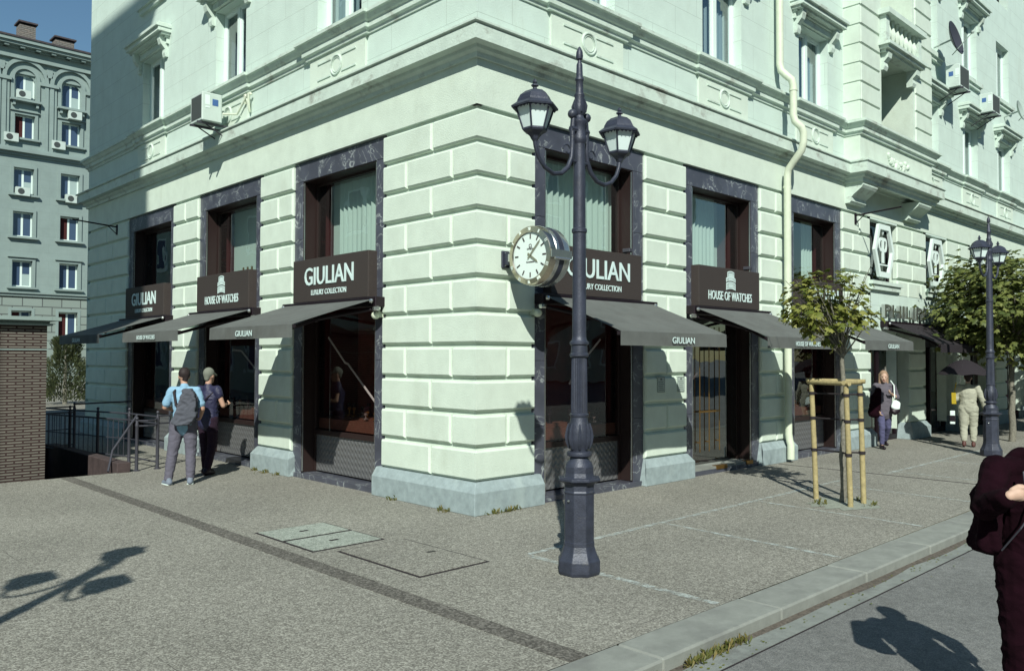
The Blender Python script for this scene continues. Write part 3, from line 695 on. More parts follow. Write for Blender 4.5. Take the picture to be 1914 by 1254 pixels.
# balcony above the loggia
mb = MB(RF); bz = 9.0
mb.box(NI0-.22, NI1+.22, BAYD-.1, BAYD+.26, bz, bz+.07); mb.box(NI0-.16, NI1+.16, BAYD-.1, BAYD+.20, bz-.07, bz); mb.box(NI0-.1, NI1+.1, BAYD-.1, BAYD+.12, bz-.13, bz-.07)
mb.box(NI0-.16, NI1+.16, BAYD-.05, BAYD+.16, bz+.07, bz+.14); mb.box(NI0-.2, NI1+.2, BAYD-.08, BAYD+.24, bz+.70, bz+.82)
for s_ in (NI0-.12, NI1-.06): mb.box(s_, s_+.18, BAYD-.02, BAYD+.14, bz+.14, bz+.70)
BL = mb.build('balcony', m_corn, BY)
mb = MB(RF)
for k in range(7):
    u = NI0+.18+(NI1-NI0-.36)*k/6
    mb.lathe([(.06,0),(.06,.04),(.03,.07),(.07,.2),(.075,.26),(.04,.38),(.03,.44),(.055,.5),(.055,.56)], u, BAYD+.06, 8, 0, bz+.14)
mb.build('balusters', m_stone, BL, smooth=True)
for s_ in (NI0-.02, NI1-.2): mb = MB(RF); mb.prism([(BAYD-.1,bz-.5),(BAYD+.03,bz-.5),(BAYD+.06,bz-.42),(BAYD+.04,bz-.33),(BAYD+.13,bz-.24),(BAYD+.15,bz-.13),(BAYD-.1,bz-.13)], 0, s_, s_+.2); mb.build('scroll_bracket', m_corn, BL)
mb = MB(RF)   # carved relief
for k in range(46):
    u = 12.15+random.random()*1.3; t = (u-12.8)/.7; z = 6.62-.17*(1-t*t)+random.uniform(-.07,.1); mb.ball((u, BAYD-.02, z), random.uniform(.03,.065), 8, (1,.9,1))
mb.build('carved_relief', m_stone, BY, smooth=True)
# corbels under the bay
for (a, b) in ((10.74,11.5),(13.95,14.75)):
    mb = MB(RF); mb.prism([(-.02,5.38),(.10,5.38),(.14,5.42),(.14,5.5),(.2,5.56),(.36,5.68),(.40,5.74),(.40,5.80),(-.02,5.80)], 0, a, b); mb.build('corbel', m_corn, B)

# section with the hexagon windows
HW = [(12.05,13.62),(15.5,17.02),(18.92,20.45),(22.35,23.9),(25.8,27.3)]
mb = MB(RF)
wall_holes(mb, RF, 12.05, REND, 2.62, 3.51, [], -.004)
for a, b in HW:
    mb.quad((a,-.004,3.5),(b,-.004,3.5),(b,-.004,3.80),(a,-.004,3.80)); mb.quad((a,-.004,3.8),(b,-.004,3.8),(b,-.3,3.8),(a,-.3,3.8))
    mb.quad((a,-.004,5.20),(b,-.004,5.20),(b,-.004,5.26),(a,-.004,5.26)); mb.quad((a,-.004,5.2),(b,-.004,5.2),(b,-.3,5.2),(a,-.3,5.2))
mb.quad((12.05,-.004,2.62),(REND,-.004,2.62),(REND,-.5,2.62),(12.05,-.5,2.62))
mb.build('lower_wall', m_wall, B)
m_glassblue = mat_glass('tinted_glass', (.35,.36,.42), .10)
for i, (a, b) in enumerate(HW):
    c = (a+b)/2; mb = MB(RF); mb.box(a+.0, a+.07, -.25, -.2, 3.8, 5.2); mb.box(b-.07, b, -.25, -.2, 3.8, 5.2); mb.box(a+.07, b-.07, -.25, -.2, 5.13, 5.2); mb.box(a+.07, b-.07, -.25, -.2, 3.8, 3.86)
    W = mb.build('window', m_black, B)
    mb = MB(RF); mb.quad((a+.07,-.23,3.86),(b-.07,-.23,3.86),(b-.07,-.23,5.13),(a+.07,-.23,5.13)); mb.build('pane', m_glassblue, W)
    mb = MB(RF); mb.box(a-.02, b+.02, -1.0, -.95, 3.7, 5.2); mb.build('backdrop', m_int, W)
    mb = MB(RF); mb.box(a-.10, b+.10, -.05, .10, 3.70, 3.78); mb.box(a-.04, b+.04, -.05, .06, 3.58, 3.70); mb.build('window_sill', m_corn, W)
# ground floor of that section
LP = [(12.05,14.35),(15.4,17.75),(18.85,21.2),(22.3,24.7),(25.8,28.2)]
PR = [(14.35,15.4),(17.75,18.85),(21.2,22.3),(24.7,25.8),(28.2,46)]
for a, b in PR:
    mb = MB(RF)
    for j in range(6, 11):
        block(mb, a-.012, b+.012, rowz(j+1), rowz(j)-.055)
    mb.T = RF; mb.box(a+.03, b-.03, -.5, -.055, .0, 2.62); p = mb.build('rusticated_pier', m_stone, B); plinth(p, RF, a, b)
for i, (a, b) in enumerate(LP):
    mb = MB(RF); D = -.35
    for x0, x1 in ((a+.03,a+.13),(b-.13,b-.03),((a+b)/2-.04,(a+b)/2+.04)): mb.box(x0, x1, D-.05, D+.05, .0, 2.62)
    mb.box(a+.13, b-.13, D-.05, D+.05, 2.3, 2.62); mb.box(a+.13, b-.13, D-.05, D+.05, .0, .12)
    W = mb.build('shop_window', m_black, B)
    mb = MB(RF); mb.quad((a+.1,D,.12),(b-.1,D,.12),(b-.1,D,2.3),(a+.1,D,2.3)); mb.build('pane', m_glass_low, W)
    mb = MB(RF); mb.quad((a,D-.6,0),(b,D-.6,0),(b,D-.6,2.62),(a,D-.6,2.62)); mb.build('backdrop', m_int, W)

# ------------------------------------------------------------------ signs and awnings
def logo(mb, uc, zc, s, d0, d1, fl):
    def bar(x0, x1, z0, z1): mb.box(uc+fl*x0*s, uc+fl*x1*s, d0, d1, zc+z0*s, zc+z1*s)
    def arc(z, rise, x0=-.5, x1=.5, th=.05, n=10):
        for i in range(n):
            t0 = x0+(x1-x0)*i/n; t1 = x0+(x1-x0)*(i+1)/n; q = lambda t: z+rise*(1-(2*t)**2)
            mb.add([(uc+fl*t0*s,d0,zc+q(t0)*s),(uc+fl*t1*s,d0,zc+q(t1)*s),(uc+fl*t1*s,d0,zc+(q(t1)+th)*s),(uc+fl*t0*s,d0,zc+(q(t0)+th)*s),(uc+fl*t0*s,d1,zc+q(t0)*s),(uc+fl*t1*s,d1,zc+q(t1)*s),(uc+fl*t1*s,d1,zc+(q(t1)+th)*s),(uc+fl*t0*s,d1,zc+(q(t0)+th)*s)], [(4,5,6,7),(0,1,5,4),(2,3,7,6),(0,3,7,4),(1,2,6,5)])
    arc(-.5,.08); arc(-.18,.10,th=.07); arc(.12,.12,th=.07); arc(.42,.14,-.36,.36,.06)
    for z0, z1 in ((-.45,-.2),(-.05,.14),(.2,.42)):
        for x in (-.46,-.32,-.18,-.06,.06,.18,.32,.46):
            if z1 > .4 and abs(x) > .4: continue
            ri = .1*(1-(2*x)**2); bar(x-.028, x+.028, z0+ri, z1+ri)
def sign(T, a, b, kind, label, fl):
    u0, u1, z0, z1, d = a+.20, b-.24, 2.875, 3.565, .10
    c = T((u0+u1)/2, 0, z0); t = thing('shop_sign', label, 'sign', c, 0, 'brown fascia signs above the awnings')
    MB(T).box(u0, u1, -.30, d, z0, z1).build('board', m_brown, t, bevel=.004)
    mb = MB(T); uc = (u0+u1)/2
    if kind == 'G':
        text_mb(mb, 'GIULIAN', uc, z0+.405, 1.42, .285, d+.002, d+.014, fl, .008); text_mb(mb, 'LUXURY COLLECTION', uc, z0+.145, 1.02, .085, d+.002, d+.008, fl, .008)
    else:
        logo(mb, uc, z0+.46, .30, d+.002, d+.010, fl); text_mb(mb, 'HOUSE OF WATCHES', uc, z0+.20, 1.42, .155, d+.002, d+.010, fl, .004)
    mb.build('lettering', m_letters, t)
def awning(T, a, b, txt, label, zo, fl, cloth=m_awning, group='grey fabric awnings over the shop windows', p=1.45, tw=None, txtu=.5):
    c = T((a+b)/2, 0, 2.8); t = thing('awning', label, 'awning', c, 0, group)
    mb = MB(T); mb.box(a-.03, b+.10, -.02, .16, 2.72, 2.865); mb.build('cassette', m_black, t, bevel=.01)
    zf = 2.36+zo; n = 14
    mb = MB(T)   # slightly sagging sheet
    for i in range(n):
        for k in range(10):
            def q(i_, k_):
                s_ = i_/n; r_ = k_/10; sag = -.03*math.sin(PI*s_)*math.sin(PI*r_)+.005*math.sin(r_*23+s_*3)*math.sin(PI*s_); return (a+.02+(b-a-.04)*r_, .13+(p-.13)*s_, 2.835+(zf-2.835)*s_+sag)
            A, B_, C_, D_ = q(i,k), q(i,k+1), q(i+1,k+1), q(i+1,k); mb.quad(A, B_, C_, D_)
    for k in range(10):
        def q2(k_, z, w_=0): r_ = k_/10; return (a+.02+(b-a-.04)*r_, p+w_*math.sin(r_*9)*.012, z)
        mb.quad(q2(k,zf), q2(k+1,zf), q2(k+1,zf-.18,1), q2(k,zf-.18,1))
    cl = mb.build('canopy', cloth, t, smooth=True, angle=30)
    mb = MB(T); text_mb(mb, txt, a+(b-a)*txtu, zf-.10, tw or (.52 if len(txt) < 9 else .86), .085 if len(txt) < 9 else .075, p+.015, p+.018, fl, .006); mb.build('valance_lettering', m_letters, t)
    mb = MB(T); mb.box(a-.0, b+.0, p-.05, p-.008, zf-.055, zf-.004); mb.build('front_bar', m_black, t, bevel=.008)
    for s_, uu in ((1, a+.06), (-1, b-.06)):
        mb = MB(T); e = uu+s_*.62; mb.tube([(uu,.06,2.70),(e,.70,2.50+zo*.5),(uu+s_*.10,p-.06,zf-.05)], .026, 8); mb.ball((e,.70,2.50+zo*.5), .045, 8); mb.build('folding_arm', m_black, t)
        mb = MB(T); mb.lathe([(.05,0),(.06,.02),(.06,.05),(.03,.07)], uu-s_*.06, .12, 10, 0, 2.66); mb.ball((uu-s_*.04,.20,2.80), .035, 8); mb.build('arm_joint', m_steel, t)
    return t
nmL = [('G','GIULIAN','GIULIAN'),('H','HOUSE OF WATCHES','HOUSE OF WATCHES'),('G','GIULIAN','GIULIAN')]
lb = ['brown sign reading GIULIAN over the left-hand shop window next to the corner pier', 'brown sign reading HOUSE OF WATCHES on the left facade behind the two men', 'dim brown GIULIAN sign in the shade at the far left end of the building']
la = ['grey awning marked GIULIAN on the left facade nearest the corner pier', 'grey awning marked HOUSE OF WATCHES above the man in the blue shirt', 'darker shaded awning at the far left end over the stairwell railing']
for i, (a, b) in enumerate(LW):
    sign(LF, a, b, nmL[i][0], lb[i], -1); awning(LF, a-.05, b-.08, nmL[i][1], la[i], .07, -1, txtu=.54)
lb = ['brown GIULIAN sign behind the near lamp post and the round clock', 'brown HOUSE OF WATCHES sign on the right facade above the shop door', 'brown GIULIAN sign half hidden by the young staked tree']
la = ['grey awning marked GIULIAN right of the near lamp post', 'grey awning marked HOUSE OF WATCHES over the glass shop door', 'grey awning marked GIULIAN behind the young staked tree']
for i, (a, b) in enumerate(RW):
    if i < 2: sign(RF, a, b, nmL[i][0], lb[i], 1)
    else: sign(RF, a, b, 'G', lb[i], 1)
    awning(RF, a-.0, b+.0, nmL[i][1], la[i], -.03, 1, txtu=.55)
awning(RF, 12.6, 16.9, ' H ', 'black awning beyond the three grey awnings, over the woman in grey', -.05, 1, m_awn_dark, 'black awnings farther along the street', 1.3, .1)
awning(RF, 17.6, 21.9, ' H ', 'black awning beyond the leafy trees at the far right', -.05, 1, m_awn_dark, 'black awnings farther along the street', 1.3, .1)
# pale diagonal light streaks in the shop glass, shaped as thin solid strips
def streak_strip(T, key, pts, label):
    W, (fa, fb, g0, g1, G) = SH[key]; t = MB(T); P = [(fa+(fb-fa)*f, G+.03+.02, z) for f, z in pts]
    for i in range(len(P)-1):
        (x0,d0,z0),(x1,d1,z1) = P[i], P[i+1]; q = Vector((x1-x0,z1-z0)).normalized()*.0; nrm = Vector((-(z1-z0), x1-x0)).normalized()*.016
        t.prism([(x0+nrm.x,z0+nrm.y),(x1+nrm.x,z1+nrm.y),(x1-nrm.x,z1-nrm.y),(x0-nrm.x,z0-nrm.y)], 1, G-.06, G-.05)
    tag(t.build('light_streak', m_letters), label, 'rod', 'pale diagonal light streaks in the shop glass, built as thin strips')  # strips standing in for light streaks, no real rods
streak_strip(LF, 'L0', [(.86,2.32),(.62,1.90),(.58,1.88),(.22,1.30)], 'pale kinked light streak across the left shop glass nearest the corner pier')
streak_strip(LF, 'L1', [(.74,2.12),(.56,2.10),(.02,1.42)], 'pale kinked light streak in the left window beside the capped man')
streak_strip(RF, 'R0', [(.80,2.28),(.66,2.05),(.62,2.03),(.44,1.60)], 'pale kinked light streak in the window behind the near lamp post')
streak_strip(RF, 'R1', [(.86,2.40),(.10,1.42)], 'long pale straight light streak across the glass door behind the brass handles')
streak_strip(RF, 'R2', [(.60,2.30),(.46,2.10),(.40,2.08),(.06,1.42)], 'pale kinked light streak in the third right window, just left of the staked tree')

# hexagon emblems
def emblem(u, label):
    zc = 4.52; t = thing('hexagon_emblem', label, 'emblem', (u, -.02, zc), 0, 'white hexagon emblems in the upstairs windows')
    H = .62; Wd = .56; pts = [(-Wd*.55,H),(Wd*.55,H),(Wd,0),(Wd*.55,-H),(-Wd*.55,-H),(-Wd,0)]; mb = MB(RF)
    for i in range(6):
        a, b = pts[i], pts[(i+1) % 6]; k = .80
        mb.add([(u+q[0],d,zc+q[1]) for d in (-.05,.02) for q in (a,b,(b[0]*k,b[1]*k),(a[0]*k,a[1]*k))], [(0,1,2,3),(4,5,6,7),(0,1,5,4),(2,3,7,6),(0,3,7,4),(1,2,6,5)])
    mb.build('hexagon_frame', m_white, t)
    mb = MB(RF); text_mb(mb, 'P', u+.12, zc+.02, .22, .60, -.04, -.02, 1, .0); text_mb(mb, 'P', u-.12, zc+.02, .22, .60, -.04, -.02, 1, .0, mirror=True)
    mb.box(u-.30, u+.30, -.04, -.02, zc-.34, zc-.31); mb.prism([(u-.06,zc+.50),(u+.06,zc+.50),(u,zc+.38)], 1, -.04, -.02); mb.build('monogram', m_white, t)
emblem(12.83, 'white hexagon double P emblem in the window above the third grey awning')
emblem(16.26, 'white hexagon double P emblem second from the left, partly behind leaves')
emblem(19.68, 'white hexagon double P emblem behind the lanterns of the far lamp post')
t = thing('metal_lettering', 'raised steel shop lettering on the wall below the hexagon emblems', 'lettering', (15,0,2.95))
mb = MB(RF); text_mb(mb, 'PHILIPP', 13.9, 3.10, 2.75, .30, .05, .13, 1, .0); mb.build('word', m_steel, t)
mb = MB(RF); text_mb(mb, 'PLEIN', 16.6, 3.10, 2.0, .30, .05, .13, 1, .0); mb.build('word', m_steel, t)

# flag brackets, plaques, cameras, domes
def bracket(T, u, z, ln, label):
    t = MB(T); t.box(u-.04, u+.04, 0, .02, z-.14, z+.10); t.tube([(u,.02,z+.05),(u,ln,z+.12)], .018, 8); t.tube([(u,.02,z-.12),(u,.22,z+.06)], .01, 6)
    tag(t.build('flag_bracket', m_black), label, 'bracket', 'black iron flag brackets')
bracket(LF, 13.2, 5.08, 1.0, 'black iron bracket at the far left end of the building')
bracket(RF, 11.25, 5.12, 1.0, 'black iron bracket above the third right awning')
for u, lab in ((3.95,'small engraved plaque in the shade on the pier left of the shop door'), (4.50,'small engraved plaque in the sun on the pier beside the shop door')):
    t = thing('wall_plaque', lab, 'plaque', (u, 0, 1.56), 0, 'engraved plaques on the pier')
    MB(RF).box(u-.10, u+.10, -.02, .012, 1.44, 1.69).build('plate', m_plaque, t)
    mb = MB(RF); mb.box(u-.025, u+.025, .011, .0135, 1.635, 1.665)
    for k in range(5): mb.box(u-.07+.01*(k % 2), u+.07-.012*(k % 3), .011, .0135, 1.475+.032*k, 1.485+.032*k)
    for s_ in (-.094,.088): mb.box(u+s_, u+s_+.006, .011, .0135, 1.446, 1.684)
    mb.box(u-.094, u+.094, .011, .0135, 1.446, 1.452); mb.box(u-.094, u+.094, .011, .0135, 1.678, 1.684)
    mb.build('engraving', m_plaquel, t)
for T, u, lab in ((LF, 2.14, 'white dome sensor on the left side of the corner pier'), (RF, 1.06, 'white dome sensor on the right side of the corner pier')):
    mb = MB(T); mb.ball((u,.06,2.60), .065, 12, (1,1,.9)); mb.box(u-.04, u+.04, -.06, .04, 2.57, 2.66); tag(mb.build('dome_sensor', m_pipe, smooth=True), lab, 'sensor', 'white dome sensors on the corner pier')
for u, lab in ((3.16, 'small grey security camera on the sign behind the near lamp post'), (6.72, 'small grey security camera on the sign above the shop door')):
    t = thing('security_camera', lab, 'camera', (u, .1, 3.57), 0, 'security cameras standing on the signs')
    MB(RF).box(u-.02, u+.02, -.12, -.08, 3.566, 3.64).build('foot', m_black, t)
    MB(RF).box(u-.04, u+.05, -.12, .02, 3.62, 3.68).build('housing', m_rail, t, bevel=.008)

# round clock, face towards -x
cx, cy, cz = .50, -.53, 3.285
t = thing('wall_clock', 'large round steel and gold clock hung out from the corner pier', 'clock', (.5, 0, 3.28))
def ringx(mb, x0, x1, r0, r1, seg=48):
    vs = []
    for k in range(seg):
        a = 2*PI*k/seg
        for x, r in ((x0,r0),(x0,r1),(x1,r1),(x1,r0)): vs.append((x, cy+r*math.cos(a), cz+r*math.sin(a)))
    fs = []
    for k in range(seg):
        n = (k+1) % seg
        for j in range(4): fs.append((4*k+j, 4*k+(j+1) % 4, 4*n+(j+1) % 4, 4*n+j))
    return mb.add(vs, fs)
def lathex(mb, prof, seg=48):
    vs = [(x, cy+r*math.cos(2*PI*k/seg), cz+r*math.sin(2*PI*k/seg)) for x, r in prof for k in range(seg)]
    n = len(prof); fs = [(j*seg+k, j*seg+(k+1) % seg, (j+1)*seg+(k+1) % seg, (j+1)*seg+k) for j in range(n-1) for k in range(seg)]
    return mb.add(vs, fs)
mb = MB(); lathex(mb, [(.43,.298),(.418,.305),(.425,.365),(.44,.375),(.52,.38)]); mb.build('front_bezel', m_gold, t, smooth=True)
mb = MB(); lathex(mb, [(.52,.38),(.525,.385),(.58,.385),(.585,.36)]); lathex(mb, [(.665,.36),(.67,.385),(.76,.38),(.80,.36),(.80,.0)]); mb.build('casing', m_steel, t, smooth=True)
mb = MB(); lathex(mb, [(.581,.383),(.669,.383)]); mb.build('dark_band', m_lamp, t, smooth=True)
mb = MB(); lathex(mb, [(.445,.31),(.445,.0)]); mb.build('dial', m_white, t)
mb = MB()
for k in range(12):
    a = PI/2-2*PI*k/12; c_, s_ = math.cos(a), math.sin(a); P = lambda r, w_: (cy-(-1)*0-(r*c_-w_*s_), cz+r*s_+w_*c_)
    q = [P(.215,-.008), P(.275,-.008), P(.275,.008), P(.215,.008)]
    mb.add([(x_, y_, z_) for x_ in (.438,.444) for y_, z_ in q], [(0,1,2,3),(4,5,6,7),(0,1,5,4),(2,3,7,6),(0,3,7,4),(1,2,6,5)])
def hand(mb, ang, ln, wd, x0):
    a = PI/2-ang; c_, s_ = math.cos(a), math.sin(a); P = lambda r, w_: (cy-(r*c_-w_*s_), cz+r*s_+w_*c_)
    q = [P(-.05,-wd), P(ln*.8,-wd), P(ln,0), P(ln*.8,wd), P(-.05,wd)]
    mb.add([(x_, y_, z_) for x_ in (x0,x0+.004) for y_, z_ in q], [(0,1,2,3,4),(5,6,7,8,9)]+[(i,(i+1)%5,5+(i+1)%5,5+i) for i in range(5)])
mk = mb.build('hour_marks', m_brown, t)
mb = MB(); hand(mb, 2*PI*(4.15/12), .165, .014, .434); mb.build('hour_hand', m_gold, t)
mb = MB(); hand(mb, 2*PI*(7.4/60), .27, .010, .428); mb.build('minute_hand', m_gold, t)
def CLK(u, d, z): return (.444-d, cy-u, cz+z)
mb = MB(CLK); text_mb(mb, '\u03A9', 0, .125, .05, .045, .001, .004, 1, .0); text_mb(mb, 'OMEGA', 0, .085, .12, .022, .001, .004, 1, 0); text_mb(mb, 'Constellation', 0, -.08, .14, .02, .001, .004, 1, 0); mb.build('dial_lettering', m_brown, t)
mb = MB(); 
for a_, tx in ((90,'XII'),(60,'I'),(30,'II'),(-22,'III'),(-60,'IIII'),(-90,'VI'),(120,'XI'),(150,'X'),(205,'VIII'),(240,'VII')):
    aa = R(a_); u0 = .337*math.cos(aa); z0 = .337*math.sin(aa); rot = aa-PI/2
    def TT(u, d, z, u0=u0, z0=z0, rot=rot):
        uu = u*math.cos(rot)-z*math.sin(rot)+u0; zz = u*math.sin(rot)+z*math.cos(rot)+z0; return (.418-d, cy-uu, cz+zz)
    mb.T = TT; text_mb(mb, tx, 0, 0, .010*len(tx)+.01, .04, -.006, .003, 1, .0)
mb.build('numerals', m_white, t)
for s_ in (-1, 1):
    mb = MB(); mb.box(.425, .80, cy+s_*.345-.03, cy+s_*.345+.045*s_+.0, cz-.05, cz+.05); mb.box(.44, .50, cy+s_*.30, cy+s_*.37, cz-.035, cz+.035); mb.tube([(.47,cy+s_*.40,cz-.06),(.74,cy+s_*.40,cz-.06)], .018, 8)
    mb.build('claw', m_steel, t)
mb = MB(); mb.box(.43, .56, -.03, .0, 3.17, 3.39); mb.box(.46, .56, -.18, -.03, 3.2, 3.36); mb.build('wall_bracket', m_lamp, t, bevel=.005)
for f_ in (3.2, 3.36): pass
mb = MB(); [mb.ball((.48, -.035, z_), .012, 8) for z_ in (3.20, 3.36)]; mb.build('bolts', m_steel, t)

# downpipe
mb = MB(RF); u = 7.9
path = [(7.62,.14,16.9),(7.62,.14,7.62),(7.63,.16,7.50),(7.66,.26,7.38),(7.70,.34,7.30),(7.72,.36,7.18),(7.72,.36,6.62),(7.74,.38,6.50),(7.80,.48,6.38),(7.84,.50,6.28),(7.84,.50,6.1),(7.84,.46,5.95),(7.86,.28,5.75),(7.88,.17,5.64),(7.89,.14,5.5),(7.9,.13,.55),(7.9,.15,.42),(7.9,.175,.34),(7.9,.175,.06)]
mb.tube(path, .070, 14); DP = mb.build('downpipe', m_pipe, smooth=True); tag(DP, 'cream round downpipe running down the right facade between the shop door and the third window', 'downpipe')
mb = MB(RF)
for q in ((7.62,.14,10.2),(7.72,.36,7.1),(7.9,.13,5.3),(7.9,.13,3.35),(7.9,.13,1.30)): mb.lathe([(.07,-.02),(.080,-.02),(.080,.02),(.07,.02)], q[0], q[1], 14, 0, q[2])
mb.build('pipe_clamp', m_pipe, DP)

# air conditioners and dishes
def ac(T, u, d, z, label, ww=.52, dd=.38, hh=.53, fan=1):
    t = thing('air_conditioner', label, 'air conditioner', T(u, d, z), 0, 'air conditioning units on the corner building')
    MB(T).box(u, u+ww, d, d+dd, z, z+hh).build('casing', m_ac, t, bevel=.015)
    mb = MB(T); n = 16
    for k in range(n): mb.box(u+.04+(ww-.08)*k/n, u+.04+(ww-.08)*(k+.5)/n, d+dd, d+dd+.008, z+.05, z+hh-.05)
    mb.build('grille', m_grille, t)
    mb = MB(T); mb.box(u-.004, u, d+.08, d+.19, z+.30, z+.42); mb.build('label_plate', m_blue, t)
    mb = MB(T); mb.box(u-.002, u, d+.24, d+.33, z+.30, z+.48); mb.box(u-.006, u, d+.24, d+.32, z+.24, z+.27); mb.build('service_cover', m_white, t)
    for s_ in (.08, ww-.12): mb = MB(T); mb.box(u+s_, u+s_+.04, 0, d+dd+.05, z-.04, z-.005); mb.tube([(u+s_+.02,.01,z-.3),(u+s_+.02,d+dd*.7,z-.04)], .012, 6); mb.build('bracket', m_rail, t)
ac(LF, 6.85, .27, 6.32, 'white air conditioner on the left facade under an upper window')
mb = MB(LF); P = []
for k in range(20): P.append((6.35-.012*k, .06+.03*math.sin(k*.5), 6.62+.16*math.sin(k*.45)))
mb.tube(P, .022, 8); mb.tube([(6.85,.25,6.5),(6.6,.1,6.48),(6.2,.08,6.78)], .02, 8); tag(mb.build('refrigerant_hose', m_pipe, smooth=True), 'pale looped hose beside the air conditioner on the left facade', 'hose')
ac(RF, 16.3, .25, 9.12, 'air conditioner high on the right facade just beyond the bay with the balcony', .75, .35, .6)
ac(RF, 19.0, .25, 9.02, 'air conditioner high on the right facade farther from the bay', .7, .35, .55)
def dish(u, d, z, r, label):
    t = thing('satellite_dish', label, 'satellite dish', RF(u, d, z), 0, 'satellite dishes')
    mb = MB(); n = 20; c = Vector(RF(u,d,z)); ax = Vector((.02,-.97,.22)).normalized(); a1 = ax.orthogonal().normalized(); a2 = ax.cross(a1); vs = []; rings = 5
    for side in (0, .012):
        for j in range(rings+1):
            rr = r*j/rings
            for k in range(n): a = 2*PI*k/n; vs.append(tuple(c+ax*(.25*rr*rr/r-side)+a1*rr*math.cos(a)+a2*rr*math.sin(a)))
    fs = [(o_+j*n+k, o_+j*n+(k+1) % n, o_+(j+1)*n+(k+1) % n, o_+(j+1)*n+k) for o_ in (0, (rings+1)*n) for j in range(rings) for k in range(n)]
    mb.add(vs, fs); mb.build('reflector', m_rail if r > .4 else m_plaque, t, smooth=True)
    mb = MB(); mb.tube([tuple(c-a2*r*0-Vector((0,0,r*.9))), tuple(c+ax*r*1.1-Vector((0,0,.05)))], .012, 6); mb.ball(tuple(c+ax*r*1.1-Vector((0,0,.05))), .045, 8); mb.tube([tuple(c), (c.x, 0, c.z-.1)], .025, 8); mb.build('receiver_arm', m_plaque, t)
dish(16.2, .45, 10.35, .46, 'large dark satellite dish above the air conditioner beyond the bay')
dish(22.3, .40, 9.75, .33, 'small grey satellite dish at the far right edge of the facade')

